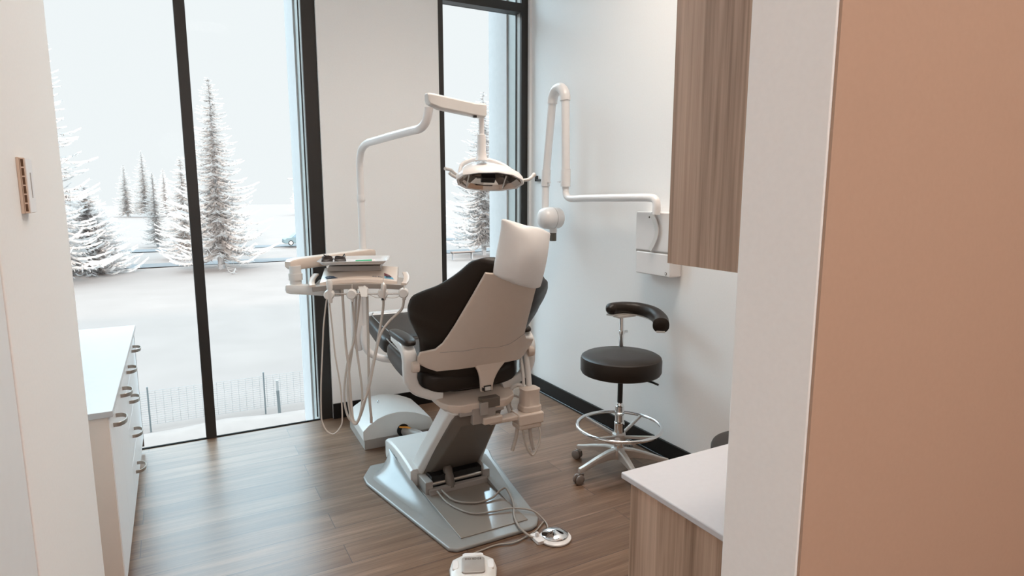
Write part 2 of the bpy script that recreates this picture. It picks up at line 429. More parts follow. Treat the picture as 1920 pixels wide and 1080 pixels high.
tag(obj('countertop', b, mat('white_laminate_top', (.46, .44, .43), .25, var=.01), smooth=False, bevel=.002), 'white laminate countertop on top of the long cabinet below the window', 'countertop')

# ================================================================== RIGHT COUNTER AND WALL CUPBOARD
cb = thing('base_cabinet', 'walnut laminate base cabinet under the white stone counter at lower right', 'cabinet', (1.6, .93, 0))
b = B(); bx(b, 1.048, R-.02, JY1+.005, 1.21, .09, .735); obj('body', b, M['walnut'], cb, smooth=False)
b = B(); bx(b, 1.036, 1.052, JY1+.004, 1.232, 0, .735); obj('end_panel', b, M['walnut'], cb, smooth=False, bevel=.001)
b = B(); bx(b, 1.06, R-.02, JY1+.01, 1.16, 0, .09); obj('toe_kick', b, M['dgrey'], cb, smooth=False)
for k in range(3):
    b = B(); x0 = 1.054+k*.437; bx(b, x0, x0+.433, 1.212, 1.230, .1, .73); dd = obj('cabinet_door', b, M['walnut'], cb, smooth=False, bevel=.001)
    b = B(); sweep(b, catmull([(x0+.16,1.230,.68),(x0+.165,1.252,.68),(x0+.21,1.262,.68),(x0+.255,1.252,.68),(x0+.26,1.230,.68)], 5), rrect(.005,.014,.002,1), up=(0,0,1)); obj('handle', b, M['handle'], dd)
b = B(); bx(b, 1.020, R-.002, JY1+.002, 1.256, .735, .753)
tag(obj('countertop', b, M['quartz'], smooth=False, bevel=.004, seg=3), 'white stone countertop on the walnut cabinet at lower right', 'countertop')
cu = thing('wall_cupboard', 'walnut laminate wall cupboard hanging high beside the doorway', 'cupboard', (1.6, .88, 1.333))
b = B(); bx(b, 1.062, R-.03, JY1+.002, 1.118, 1.337, 2.35); obj('body', b, M['walnut'], cu, smooth=False)
b = B(); bx(b, 1.048, 1.063, JY1+.002, 1.120, 1.333, 2.35); obj('end_panel', b, M['walnut'], cu, smooth=False, bevel=.001)
for k in range(3):
    b = B(); x0 = 1.05+k*.435; bx(b, x0, x0+.432, 1.1205, 1.139, 1.333, 2.35); obj('cupboard_door', b, M['walnut'], cu, smooth=False, bevel=.001)

# ================================================================== THERMOSTAT
th = thing('thermostat', 'white thermostat with a slotted edge on the left wall', 'thermostat', (LX, 1.51, 1.515))
tb = mat('thermostat_warm_lit_side', (.62, .47, .37), .5, var=.02)  # brown of the sides is warm light put into the plastic's colour
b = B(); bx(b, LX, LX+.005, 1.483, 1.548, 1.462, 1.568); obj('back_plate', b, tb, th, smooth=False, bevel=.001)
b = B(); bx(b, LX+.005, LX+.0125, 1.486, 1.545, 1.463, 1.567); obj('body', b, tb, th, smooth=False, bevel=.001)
b = B(); bx(b, LX+.0125, LX+.0145, 1.487, 1.544, 1.464, 1.566); obj('face', b, M['white'], th, smooth=False, bevel=.0005)
b = B(); bx(b, LX+.0145, LX+.0152, 1.515, 1.521, 1.492, 1.54); obj('display', b, M['grey'], th, smooth=False)
b = B()
for k in range(6):
    z = 1.4665+k*.0168; bx(b, LX+.0068, LX+.0108, 1.4856, 1.4862, z, z+.014)
obj('vent_slots', b, mat('slot_dark', (.10, .045, .02), .7, var=.02), th, smooth=False)

# ================================================================== DENTAL CHAIR
CXC = 1.215
ch = thing('dental_chair', 'black upholstered dental chair with grey shell, tilted back, seen from behind', 'dental chair', (1.16, 2.75, 0))
bO = Vector((CXC, 2.57, .68)); bV = Vector((0, -.587, .81)).normalized(); bU = Vector((1,0,0)); bN = bU.cross(bV)  # bN: rearwards
def BF(u, v, w): return bO + bU*u + bV*v - bN*w     # w = forward
def interp(tab, x):
    if x <= tab[0][0]: return tab[0][1]
    for (a, p), (c, q) in zip(tab, tab[1:]):
        if x <= c:
            t = (x-a)/(c-a); t = t*t*(3-2*t) if False else t
            return p+(q-p)*t
    return tab[-1][1]
# backrest cushion
hwT = [(-.175,.13),(-.15,.19),(-.10,.245),(-.02,.274),(.05,.275),(.12,.285),(.17,.315),(.22,.345),(.29,.362),(.35,.357),(.40,.325),(.45,.272),(.50,.232),(.56,.198),(.62,.168),(.655,.135)]
wrT = [(-.165,.03),(0,.05),(.15,.09),(.25,.13),(.36,.13),(.45,.08),(.55,.05),(.655,.03)]
b = B(); rings = []
vs = [-.18+.0209*i for i in range(41)]
for v in vs:
    hw = interp(hwT, v); wr = interp(wrT, v); th_ = .075 if -.13 < v < .63 else .045
    low = -.0 if v > .02 else -(.02-v)*.10
    ring = []
    NU = 22
    for k in range(NU+1):               # rear face
        s = -1+2*k/NU; e = 1-abs(s)**4
        ring.append(BF(hw*s, v, .004+wr*s*s*abs(s)**.4 + (1-e)*th_*.45 + low*e*1.2 + .01))
    for k in range(NU-1, 0, -1):
        s = -1+2*k/NU; e = 1-abs(s)**4
        ring.append(BF(hw*s*.985, v, .014+wr*s*s*abs(s)**.4 + th_ - (1-e)*th_*.4))
    rings.append(ring)
loft(b, rings)
obj('backrest_cushion', b, M['vinyl'], ch, sub=1)
# seam lines on cushion sides
# backrest shell (three facets), with side lugs and centre stem
b = B(); T = .012
eT = [(.03,.288),(.075,.296),(.108,.292),(.122,.262),(.142,.232),(.18,.208),(.23,.196),(.30,.182),(.36,.172),(.487,.150),(.615,.130)]
cT = [(.03,.215),(.142,.125),(.23,.12),(.36,.112),(.487,.10),(.615,.085)]
wT = [(.03,.06),(.11,.055),(.142,.036),(.3,.024),(.615,.010)]
rows = []
lows = lambda s: .030+.012*(1-abs(s))        # underside line
for v in [.03,.05,.075,.095,.108,.122,.142,.18,.23,.30,.36,.42,.487,.55,.60,.617]:
    e = interp(eT, v); c = interp(cT, v); w_ = interp(wT, v)
    us = [(-e, w_), (-(e+c)/2, w_*.42), (-c, .002), (-c*.5, -.004), (0, -.005), (c*.5, -.004), (c, .002), ((e+c)/2, w_*.42), (e, w_)]
    ring = [BF(u, v, w-.004) for u, w in us] + [BF(u, v, w+T-.004) for u, w in reversed(us)]
    rows.append(ring)
loft(b, rows)
obj('backrest_shell', b, M['shell'], ch, bevel=.004)
b = B(); tube(b, [BF(u, v, interp([(0,-.0045),(.11,-.002),(.2,.022),(.28,.045)], abs(u))-.0045) for u, v in catmull2([(-.215,.135),(-.13,.155),(-.03,.168),(.05,.158),(.13,.170),(.20,.205)])], .0012, 6); obj('shell_seam', b, M['grey'], ch)
# stem hanging straight down from the shell
b = B(); rows = []
for t in range(9):
    q = t/8; z = .715-.135*q; hw = .105*(1-q)**2.2+.034
    y = 2.545-.012*q
    xm = CXC+.030; xl = xm-.032-.035*(1-q)**4; xr = xm+.030+.085*(1-q)**2
    rows.append([(xl,y,z),(xl+.012,y-.006,z),(xr-.012,y-.006,z),(xr,y,z),(xr,y+.014,z),(xl,y+.014,z)])
loft(b, rows); st = obj('backrest_stem', b, M['shell'], ch, bevel=.003)
b = B(); bx(b, CXC+.014, CXC+.044, 2.519, 2.528, .586, .604); obj('latch', b, M['light'], st, smooth=False, bevel=.002)
b = B(); bx(b, CXC+.010, CXC+.048, 2.525, 2.530, .582, .609); bx(b, CXC+.001, CXC+.006, 2.520, 2.530, .588, .602); obj('latch_slot', b, M['blackp'], st, smooth=False)
# headrest bracket and pillow (mostly under the paper cover)
b = B(); bx(b, -.03, .03, -.004, .004, 0, .16, frame(BF(.03, .55, .02), bU, bN)); obj('headrest_bar', b, M['chrome'], ch, smooth=False)
def pillow(bm, c, ax, ay, az, hx, hy, hz, pw=3.2, n=20, m=12):
    rings = []
    for i in range(1, m):
        ph = -PI/2+PI*i/m
        cz = math.copysign(abs(math.sin(ph))**(2/pw), math.sin(ph)); cr = abs(math.cos(ph))**(2/pw)
        rings.append([Vector(c)+Vector(ax)*hx*cr*math.copysign(abs(math.cos(a))**(2/pw), math.cos(a))+Vector(ay)*hy*cr*math.copysign(abs(math.sin(a))**(2/pw), math.sin(a))+Vector(az)*hz*cz for a in [2*PI*k/n for k in range(n)]])
    loft(bm, rings); return bm
b = pillow(B(), BF(.02, .675, .045), bU, bN, bV, .09, .035, .06); obj('headrest_pillow', b, M['vinyl'], ch, sub=1)

# seat and legrest: lofted cushions
def cushion(name, secs, m=M['vinyl'], n=24):
    """secs: (y, ztop, halfwidth, thickness, side_roll)"""
    b = B(); rings = []
    for y, zt, hw, t, roll in secs:
        r = []
        for k in range(n):
            a = 2*PI*k/n; ca, sa = math.cos(a), math.sin(a)
            x = hw*math.copysign(abs(ca)**.45, ca); zz = math.copysign(abs(sa)**.55, sa)
            z = zt-t/2+t/2*zz + (roll*(abs(x)/hw)**3 if zz > 0 else 0)
            r.append((CXC+x, y, z))
        rings.append(r)
    loft(b, rings); return obj(name, b, m, ch, sub=1)
cushion('seat_cushion', [(2.60,.655,.20,.08,0),(2.64,.68,.262,.11,.02),(2.75,.695,.285,.12,.03),(2.9,.70,.285,.12,.035),(3.05,.705,.275,.115,.03),(3.16,.712,.262,.11,.02),(3.20,.706,.25,.08,0)])
cushion('legrest_cushion', [(3.205,.708,.245,.08,.0),(3.24,.722,.258,.11,.015),(3.4,.74,.252,.11,.02),(3.55,.758,.245,.105,.02),(3.66,.77,.238,.10,.02),(3.70,.765,.222,.07,0)])
cushion('footrest_cover', [(3.655,.776,.246,.115,.018),(3.70,.783,.242,.11,.015),(3.745,.780,.228,.09,.0),(3.77,.765,.19,.05,0)], M['clear'])
for s in (-1, 1):
    b = B(); tube(b, catmull([(CXC+s*.262,2.66,.715),(CXC+s*.272,2.8,.722),(CXC+s*.27,3.0,.730),(CXC+s*.25,3.18,.728)], 6), .0035, 6); obj('piping', b, M['seam'], ch)
    b = B(); tube(b, catmull([(CXC+s*.20,3.24,.738),(CXC+s*.21,3.4,.757),(CXC+s*.205,3.6,.777),(CXC+s*.18,3.68,.779)], 6), .003, 6); obj('piping', b, M['seam'], ch)
# seat pan
b = B(); secs = []
for y, hw, z0, z1 in ((2.50,.12,.500,.540),(2.53,.175,.492,.545),(2.58,.195,.490,.548),(2.66,.20,.492,.56),(2.9,.22,.53,.61),(3.2,.22,.57,.63),(3.5,.19,.63,.68),(3.68,.15,.67,.71)):
    secs.append([(CXC-hw,y,z1),(CXC-hw*.97,y,(z0+z1)/2),(CXC-hw*.8,y,z0),(CXC+hw*.8,y,z0),(CXC+hw*.97,y,(z0+z1)/2),(CXC+hw,y,z1)])
loft(b, secs); obj('seat_pan', b, M['shell'], ch, bevel=.012, seg=3)
b = B(); bx(b, CXC-.02, CXC+.075, 2.485, 2.53, .515, .56); obj('recliner_block', b, M['dgrey'], ch, smooth=False, bevel=.003)
b = B(); bx(b, CXC-.03, CXC+.01, 2.478, 2.50, .485, .545); obj('recliner_bracket', b, M['grey'], ch, smooth=False, bevel=.003)
# armrests: J-shaped brackets with black pads
for s in (-1, 1):
    X = CXC+s*.312
    b = B()
    pts = catmull([(X, 2.84, .812), (X, 2.74, .806), (X, 2.665, .790), (X, 2.635, .75), (X, 2.635, .70), (X-s*.002, 2.635, .655), (X-s*.03, 2.635, .605), (X-s*.085, 2.63, .575), (X-s*.15, 2.63, .555)], 6)
    N = len(pts)
    sweep(b, pts, rrect(.054, .040, .012, 3), scale=[.8+.45*math.sin(PI*min(1, i/(N*.8))) for i in range(N)], up=(0,-1,.35))
    obj('armrest_bracket', b, M['light'], ch)
    b = B(); rings = []
    for y, hw, zt, t in ((2.622,.018,.835,.018),(2.64,.03,.842,.03),(2.70,.037,.850,.036),(2.80,.036,.851,.036),(2.88,.030,.848,.032),(2.91,.016,.842,.018)):
        rings.append([(X-s*.008+hw*math.copysign(abs(math.cos(a))**.6, math.cos(a)), y, zt-t/2+t/2*math.copysign(abs(math.sin(a))**.6, math.sin(a))) for a in [2*PI*k/14 for k in range(14)]])
    loft(b, rings); obj('armrest_pad', b, M['vinyl'], ch, sub=1)
    b = B(); lathe(b, [(.001,0),(.022,.0),(.026,.006),(.026,.03),(.001,.03)], (X-s*.012-(.015 if s > 0 else .015), 2.60, .725), 20, 'X'); obj('pivot_cap', b, M['shell'], ch)
# lift arm
def para(bm, xa0, xa1, ya, za, xb0, xb1, yb, zb, dy, dz):
    """slanted slab: rear edge bottom (ya,za) to top (yb,zb), thickness vector (dy,dz)"""
    rings = []
    for t in [0, .08, .5, .92, 1]:
        x0 = xa0+(xb0-xa0)*t; x1 = xa1+(xb1-xa1)*t; y = ya+(yb-ya)*t; z = za+(zb-za)*t
        c = .018
        rings.append([(x0+c,y,z),(x1-c,y,z),(x1,y+dy*.25,z+dz*.25),(x1,y+dy,z+dz),(x0,y+dy,z+dz),(x0,y+dy*.25,z+dz*.25)])
    loft(bm, rings); return bm
b = para(B(), 1.000, 1.385, 2.88, .045, 1.052, 1.335, 2.515, .500, .11, .02); obj('lift_arm_frame', b, M['light'], ch, bevel=.008, seg=3)
b = B(); rings = []
for t, w0, k in ((0,.012,.0),(.05,.006,.022),(.5,.004,.034),(.93,.004,.026),(1,.01,.0)):
    x0 = 1.014+(1.066-1.014)*t+w0; x1 = 1.372+(1.322-1.372)*t-w0; y = 2.88+(2.515-2.88)*t; z = .06+(.485-.06)*t
    nY, nZ = -.78*k-.002, -.62*k-.002
    rings.append([(x0,y,z),(x0+.035,y+nY,z+nZ),(x1-.035,y+nY,z+nZ),(x1,y,z),(x1,y+.02,z+.016),(x0,y+.02,z+.016)])
loft(b, rings); obj('lift_arm_cover', b, M['dgrey'], ch, bevel=.006, seg=3)
b = B(); bx(b, 1.09, 1.32, 2.50, 2.60, .485, .505); bx(b, 1.15, 1.27, 2.49, 2.62, .44, .515); bx(b, 1.19, 1.36, 2.60, 2.72, .44, .50); obj('seat_swivel', b, M['grey'], ch, smooth=False, bevel=.006)
# base plate: flat tail towards the camera, flanges rising to the housing
b = B(); outline = [(.925,2.262),(.955,2.236),(1.32,2.236),(1.355,2.25),(1.392,2.30),(1.50,2.98),(1.535,3.10),(1.47,3.22),(.86,3.22),(.79,3.10),(.785,3.02)]
prism(b, [(x,y,.0) for x,y in outline], (0,0,.018)); obj('base_plate', b, M['basem'], ch, bevel=.008, seg=3)
for s in (-1, 1):                    # swept flanges
    b = B(); rings = []
    for t in range(13):
        q = t/12; y = 2.30+.90*q
        xo = 1.158+s*(.222+.135*min(1,q/.82)) if q < .82 else 1.158+s*(.357-.16*((q-.82)/.18)**2)
        xi = 1.158+s*(.165+.030*q)
        h = .018+.085*max(0,(q-.12)/.88)**1.3
        row = []
        for k in range(9):
            p = k/8; x = xo+(xi-xo)*p; z = .016+(h-.016)*(p*p*(3-2*p))**1.4
            row.append((x, y, z))
        rings.append(row+[(xi, y, .012), (xo, y, .012)])
    loft(b, rings); obj('base_flange', b, M['basem'], ch, bevel=0)
b = B(); bx(b, 1.000, 1.335, 2.30, 2.86, .018, .0225); obj('base_cover_panel', b, M['gloss'], ch, smooth=False, bevel=.002)
# housing in front of the lift arm: curved lid
b = B(); rings = []
for t in range(11):
    q = t/10; y = 2.86+.52*q
    z = .105+.035*math.sin(PI*min(1,q*.9+.05)) if q < .9 else .105-.05*(q-.9)/.1
    hw = .195-.0*q - .05*max(0,(q-.8)/.2)**2
    rings.append([(1.165-hw,y,.02),(1.165-hw,y,z-.008),(1.165-hw+.012,y,z),(1.165+hw-.012,y,z),(1.165+hw,y,z-.008),(1.165+hw,y,.02)])
loft(b, rings); hs = obj('base_housing', b, M['light'], ch, bevel=.004)
bt = text_bm('DCI', .034, frame((.9685, 3.10, .082), (0,-1,0), (0,0,1)), .0004); obj('lettering', bt, M['seam'], hs, smooth=False)
bt = text_bm('EDGE', .034, frame((.9685, 3.10, .048), (0,-1,0), (0,0,1)), .0004); obj('lettering', bt, M['seam'], hs, smooth=False)
# hinge mechanism at the foot of the lift arm
b = B(); bx(b, 1.005, 1.045, 2.74, 2.88, .02, .085); bx(b, 1.32, 1.36, 2.74, 2.88, .02, .085); bx(b, 1.02, 1.34, 2.72, 2.75, .02, .05); obj('hinge_bracket', b, M['grey'], ch, smooth=False, bevel=.004)
b = B(); bx(b, 1.045, 1.32, 2.76, 2.88, .022, .10); obj('hinge_recess', b, M['blackp'], ch, smooth=False)
b = B(); lathe(b, [(.02,0),(.024,.01),(.024,.10),(.018,.11)], (1.14,2.735,.03), 16, mtx=Matrix.Rotation(math.radians(-30),3,'X')); obj('lift_cylinder', b, M['dgrey'], ch)
b = B(); lathe(b, [(.012,0),(.012,.30)], (1.03,2.765,.06), 12, 'X'); obj('hinge_pin', b, M['steel'], ch)
# assistant's arm with holder on the right of the chair
b = B(); bx(b, 1.20, 1.30, 2.475, 2.555, .435, .470); bx(b, 1.235, 1.47, 2.485, 2.55, .425, .447); obj('assistant_arm', b, M['shell'], ch, smooth=False, bevel=.008, seg=3)
b = B(); bx(b, 1.385, 1.525, 2.47, 2.57, .395, .452); bx(b, 1.39, 1.515, 2.475, 2.56, .372, .40); ab = obj('holder_tray', b, M['shell'], ch, smooth=False, bevel=.010, seg=3)
b = B(); rings = [[(1.475+rx*a_, 2.53+ry*b_, z) for a_, b_ in rrect(2, 2, .5, 3)] for z, rx, ry in ((.452,.053,.045),(.475,.052,.044),(.482,.046,.040),(.545,.043,.038),(.556,.046,.040),(.562,.046,.040))]
loft(b, rings); obj('solids_collector', b, M['shell'], ch, bevel=.003)
for i, pts in enumerate([
    [(1.40,2.52,.375),(1.395,2.52,.33),(1.38,2.52,.28),(1.372,2.52,.262)],
    [(1.42,2.50,.375),(1.425,2.50,.33),(1.445,2.50,.27),(1.475,2.50,.225),(1.505,2.50,.26),(1.525,2.51,.32),(1.52,2.53,.38)],
    [(1.465,2.51,.375),(1.468,2.51,.33),(1.478,2.51,.28),(1.488,2.51,.25)]]):
    b = B(); tube(b, catmull(pts, 8), .009 if i != 1 else .0055, 10); obj('suction_hose', b, M['hose'], ch)
for x0, r in ((1.46,.008),(1.49,.014)):
    b = B(); tube(b, catmull([(x0,2.56,.55),(x0,2.57,.62),(x0+.004,2.60,.70),(x0+.002,2.62,.73)], 6), r, 12); obj('suction_handpiece', b, M['light'], ch)
b = B(); tube(b, catmull([(1.47,2.56,.558),(1.43,2.58,.57),(1.40,2.60,.53),(1.39,2.60,.47),(1.395,2.58,.43)], 8), .010, 10); obj('suction_hose', b, M['light'], ch)
b = B(); tube(b, catmull([(1.45,2.58,.50),(1.42,2.60,.51),(1.405,2.60,.47),(1.41,2.58,.44)], 8), .006, 10); obj('suction_hose', b, M['hose'], ch)
# cord bundle from the foot of the chair
# curved support arm under the legrest carrying the post
b = B(); tube(b, catmull([(.865,3.24,.80),(.855,3.23,.72),(.875,3.22,.66),(.93,3.2,.625),(1.0,3.17,.61),(1.07,3.12,.605)], 8), .019, 14); obj('support_arm', b, M['white'], ch)
b = B(); tube(b, [(1.0,3.17,.61),(1.06,3.13,.606)], .022, 14); obj('support_sleeve', b, M['chrome'], ch)

# ---- post, light arm and lamp: a thing of its own mounted on the support arm
PXW, PYW = .872, 3.25
lp = thing('operating_light', 'white dental lamp on a bent pole above the chair', 'lamp', (PXW, PYW, .60))
b = B(); rings = [[(.835+rx*a_, 3.26+.02*b_, z) for a_, b_ in rrect(2,2,.9,4)] for z, rx in ((.66,.012),(.68,.030),(.74,.040),(.90,.040),(.96,.034),(.985,.018))]
loft(b, rings); obj('post_cover', b, M['white'], lp, sub=1)
b = B(); pts = catmull([(PXW,PYW,.70),(PXW,PYW,1.1),(PXW,PYW,1.55),(PXW,PYW,1.63)], 3)
pts += catmull([(PXW,PYW,1.66),(PXW+.003,PYW-.03,1.72),(PXW+.01,PYW-.11,1.748),(PXW+.02,PYW-.22,1.754)], 6)
pts += catmull([(PXW+.04,PYW-.40,1.762),(PXW+.078,2.66,1.773),(PXW+.086,2.58,1.776),(PXW+.098,2.545,1.80),(PXW+.106,2.532,1.84),(PXW+.107,2.530,1.858)], 6)
tube(b, pts, .0185, 16); obj('pole', b, M['white'], lp)
b = B(); lathe(b, [(.0205,0),(.0215,.004),(.0215,.03),(.0205,.034)], (PXW,PYW,1.46), 20); obj('pole_collar', b, M['white'], lp)
b = B(); A0 = Vector((.965,2.520,1.890)); A1 = Vector((1.262,2.590,1.868))
dx = (A1-A0).normalized(); up_ = Vector((0,0,1)); 
rings = []
for q, h0, h1, wd in ((0,-.004,.022,.014),(.03,-.022,.026,.02),(.2,-.034,.026,.024),(.8,-.036,.024,.024),(.86,-.037,.026,.028),(.97,-.034,.030,.030),(1,-.022,.030,.026)):
    c = A0+(A1-A0)*q; sd = dx.cross(up_).normalized()
    rings.append([c+up_*h0*.8+sd*wd, c+up_*h0-sd*0+sd*wd*.6, c+up_*h0-sd*wd*.6, c+up_*h0*.8-sd*wd, c+up_*h1*.7-sd*wd, c+up_*h1-sd*wd*.6, c+up_*h1+sd*wd*.6, c+up_*h1*.7+sd*wd])
loft(b, rings); obj('spring_arm', b, M['light'], lp, bevel=.003)
b = B(); c_ = A0+(A1-A0)*.80+Vector((0,-.03,-.036)); bx(b, c_.x-.008, c_.x+.006, c_.y-.002, c_.y+.01, c_.z-.006, c_.z+.004); obj('adjuster', b, M['blackp'], lp, smooth=False)
LH = Vector((1.252, 2.588, 1.84))
b = B(); lathe(b, [(.012,.02),(.0125,-.075),(.018,-.078),(.019,-.09),(.0195,-.15),(.024,-.175),(.03,-.19)][::-1], LH, 20); obj('drop_tube', b, M['white'], lp)
# lamp head, tipped so that its mouth looks down and a little towards the camera
hc = Vector((1.292, 2.60, 1.575))
hx = Vector((1, -.30, -.03)).normalized(); hz = Vector((-.05, .56, .83)).normalized(); hy = hz.cross(hx).normalized(); hz = hx.cross(hy)
HF = Matrix(((hx.x,hy.x,hz.x,hc.x),(hx.y,hy.y,hz.y,hc.y),(hx.z,hy.z,hz.z,hc.z),(0,0,0,1)))
rim = [(-.150,-.01),(-.125,-.052),(-.06,-.074),(.03,-.082),(.10,-.066),(.150,-.03),(.165,.005),(.14,.045),(.07,.07),(-.02,.076),(-.10,.06),(-.14,.03)]
b = B(); rings = []
for z, s, ox in ((-.028,1,0),(-.012,1.02,0),(.012,.93,0),(.035,.74,-.01),(.052,.50,-.02),(.062,.24,-.03)):
    rings.append([HF @ Vector((x*s+ox, y*s, z)) for x, y in rim])
# hollow: outer shell then inner
R1 = [[b.verts.new(p) for p in r] for r in rings]; n = len(rim)
for A, C in zip(R1, R1[1:]):
    for j in range(n): b.faces.new((A[j], A[(j+1)%n], C[(j+1)%n], C[j]))
b.faces.new(R1[-1])
inner = [b.verts.new(HF @ Vector((x*.93, y*.90, -.026))) for x, y in rim]
for j in range(n): b.faces.new((R1[0][j], R1[0][(j+1)%n], inner[(j+1)%n], inner[j]))
obj('lamp_housing', b, M['white'], lp, bevel=0)
b = B(); rings = []
for z, s in ((-.026,.93),(-.004,.80),(.016,.52),(.020,.2)):
    rings.append([HF @ Vector((x*s, y*s*.97, z)) for x, y in rim])
Rr = [[b.verts.new(p) for p in r] for r in rings]
for A, C in zip(Rr, Rr[1:]):
    for j in range(n): b.faces.new((A[j], A[(j+1)%n], C[(j+1)%n], C[j]))
b.faces.new(Rr[-1]); obj('reflector', b, M['reflect'], lp, smooth=False)
b = B(); bx(b, -.035, .03, -.018, .018, -.020, .012, HF); obj('bulb_holder', b, M['blackp'], lp, smooth=False, bevel=.003)
for x_ in (-.10, .07):
    b = B(); bx(b, x_, x_+.005, -.045, .05, -.026, -.02, HF); obj('reflector_rib', b, M['light'], lp, smooth=False)
b = B(); tube(b, [HF @ Vector(p) for p in catmull([(-.135,.0,.005),(-.125,.0,.055),(-.085,.0,.086),(-.04,0,.098),(.02,0,.092),(.08,0,.065),(.13,0,.02)], 6)], .010, 10); obj('yoke', b, M['white'], lp)
b = B(); tube(b, [HF @ Vector(p) for p in catmull([(.155,0,-.012),(.185,-.005,-.010),(.205,-.008,.004),(.218,-.008,.020)], 5)], .008, 10, scale=[1]*12+[1.25]*4); obj('handle', b, M['light'], lp)
b = B(); tube(b, [HF @ Vector(p) for p in [(-.150,.005,.012),(-.175,-.02,.018),(-.205,-.055,.0)]], .0075, 10); tube(b, [HF @ Vector(p) for p in [(-.15,.0,-.008),(-.17,-.01,-.004),(-.185,-.02,.004)]], .007, 10); obj('handle', b, M['light'], lp)

# ---- delivery unit on a jointed arm from the post
th0 = math.radians(-20); UX = Vector((math.cos(th0), math.sin(th0), 0)); UY = Vector((-math.sin(th0), math.cos(th0), 0)); UO = Vector((.70, 2.72, 0))
def UF(x, y, z): return UO+UX*x+UY*y+Vector((0,0,z))
UM = frame(UO, UX, UY)
du = thing('delivery_unit', 'pale grey dental delivery head with hanging handpiece hoses left of the chair', 'dental unit', (PXW, PYW, 1.05))
# arms
def armseg(p, q, w, h0, h1, taper=1):
    b = B(); P = Vector(p); Q = Vector(q); d = (Q-P).normalized(); s = d.cross(Vector((0,0,1))).normalized(); up = Vector((0,0,1)); rings = []
    for t, k, e in ((0,.55,.5),(.03,.9,.9),(.1,1,1),(.9,taper,1),(.97,taper*.9,.9),(1,taper*.55,.5)):
        c = P+(Q-P)*t
        rings.append([c+s*a_*w/2*k+up*(bb*(h1 if bb > 0 else h0)*e) for a_, bb in rrect(2, 2, .35, 2)])
    loft(b, rings); return b
b = armseg((.92,3.22,1.190), (.445,2.95,1.182), .060, .028, .024, 1.15); obj('upper_arm', b, M['shell'], du, bevel=0)
b = B(); lathe(b, [(.026,0),(.026,.10)], (.475,2.94,1.075), 20); lathe(b, [(.031,0),(.031,.03)], (.475,2.94,1.11), 20); obj('arm_joint', b, M['light'], du)
b = armseg((.435,2.955,1.074), (.66,2.83,1.060), .058, .024, .020); obj('lower_arm', b, M['light'], du)
b = B(); lathe(b, [(.026,0),(.034,.004),(.034,.036),(.026,.04)], (PXW,PYW,1.17), 24); obj('post_collar', b, M['light'], du)
b = B(); lathe(b, [(.03,0),(.03,.03)], (.645,2.84,1.07), 20); obj('arm_joint', b, M['light'], du)
# body: wedge with curved front, sloping up to the tray
b = B(); rings = []
for k in range(15):
    s = -1+2*k/14; x = .005+.168*s
    zf = 1.128-.016*s*s; zb = 1.165-.008*s*s
    rings.append([UF(x,-.012+.012*s*s,zf-.018),UF(x,-.008+.012*s*s,zf),UF(x,.05,zf+.012),UF(x,.17,zb),UF(x,.26,zb-.01),UF(x,.27,1.11),UF(x,.03,1.085)])
loft(b, rings); bd = obj('control_head', b, M['shell'], du, bevel=.003)
b = B(); rings = []
for k in range(15):
    s = -1+2*k/14; x = .006+.200*s; z = 1.108-.012*s*s
    rings.append([UF(x,-.014+.01*s*s,z-.024),UF(x,-.022+.01*s*s,z),UF(x,.20,z+.004),UF(x,.20,z-.03)])
loft(b, rings); obj('front_apron', b, M['grey'], du, bevel=.003)
for s in (-1, 1):               # side grips
    b = B(); sweep(b, catmull([UF(.006+s*.196,-.012,1.100),UF(.006+s*.206,.03,1.108),UF(.006+s*.208,.08,1.122),UF(.006+s*.200,.12,1.135)], 6), rrect(.026,.010,.004,2), up=(0,0,1)); obj('side_grip', b, M['shell'], du)
b = B(); rings = []
for y, z, hw in ((.10,1.150,.12),(.26,1.165,.12)):
    rings.append([UF(-.02-hw,y,z),UF(-.02+hw,y,z),UF(-.02+hw*.96,y,z+.022),UF(-.02-hw*.96,y,z+.022)])
loft(b, rings); obj('tray_support', b, M['grey'], du)
nz = Vector((0,0,1)); sl = (UF(0,.17,1.165)-UF(0,.05,1.140)).normalized()
def onhead(x, t): 
    s = (x-.005)/.168; zf = 1.128-.016*s*s; zb = 1.165-.008*s*s
    p0 = UF(x,-.008+.012*s*s,zf+.0008); p1 = UF(x,.05,zf+.0128); p2 = UF(x,.17,zb+.0008)
    return p0+(p1-p0)*min(1,t) if t <= 1 else p1+(p2-p1)*(t-1)
def patch(name, quad, m, lift=0):
    b = B(); b.faces.new([b.verts.new(onhead(x,t)+Vector((0,-lift*.3,lift))) for x, t in quad]);
    bmesh.ops.solidify(b, geom=b.faces[:], thickness=.0006); return obj(name, b, m, bd, smooth=False)
patch('button_panel', [(-.135,.55),(-.085,.42),(-.108,1.02),(-.128,1.12),(-.148,1.08)], M['navy'])
patch('button_mark', [(-.123,.75),(-.119,.75),(-.121,.86),(-.124,.86)], M['light'], .0008)
patch('button_mark', [(-.133,.92),(-.129,.92),(-.131,1.02),(-.134,1.02)], M['light'], .0008)
patch('logo_panel', [(.118,.30),(.160,.30),(.150,.8),(.115,.8)], M['cyan'])
patch('logo_mark', [(.116,.78),(.149,.78),(.139,1.08),(.113,1.25)], M['red'])
patch('logo_mark', [(.124,.50),(.146,.58),(.143,.95),(.122,.95)], M['navy'], .0008)
p_ = onhead(.088,.5)+Vector((0,-.001,.0012)); t_ = (onhead(.10,.5)-onhead(.075,.5)).normalized(); v_ = (onhead(.088,1)-onhead(.088,0)).normalized()
obj('lettering', text_bm('DCI Edge', .0125, frame(p_, t_, v_), .0003), M['print'], bd, smooth=False)
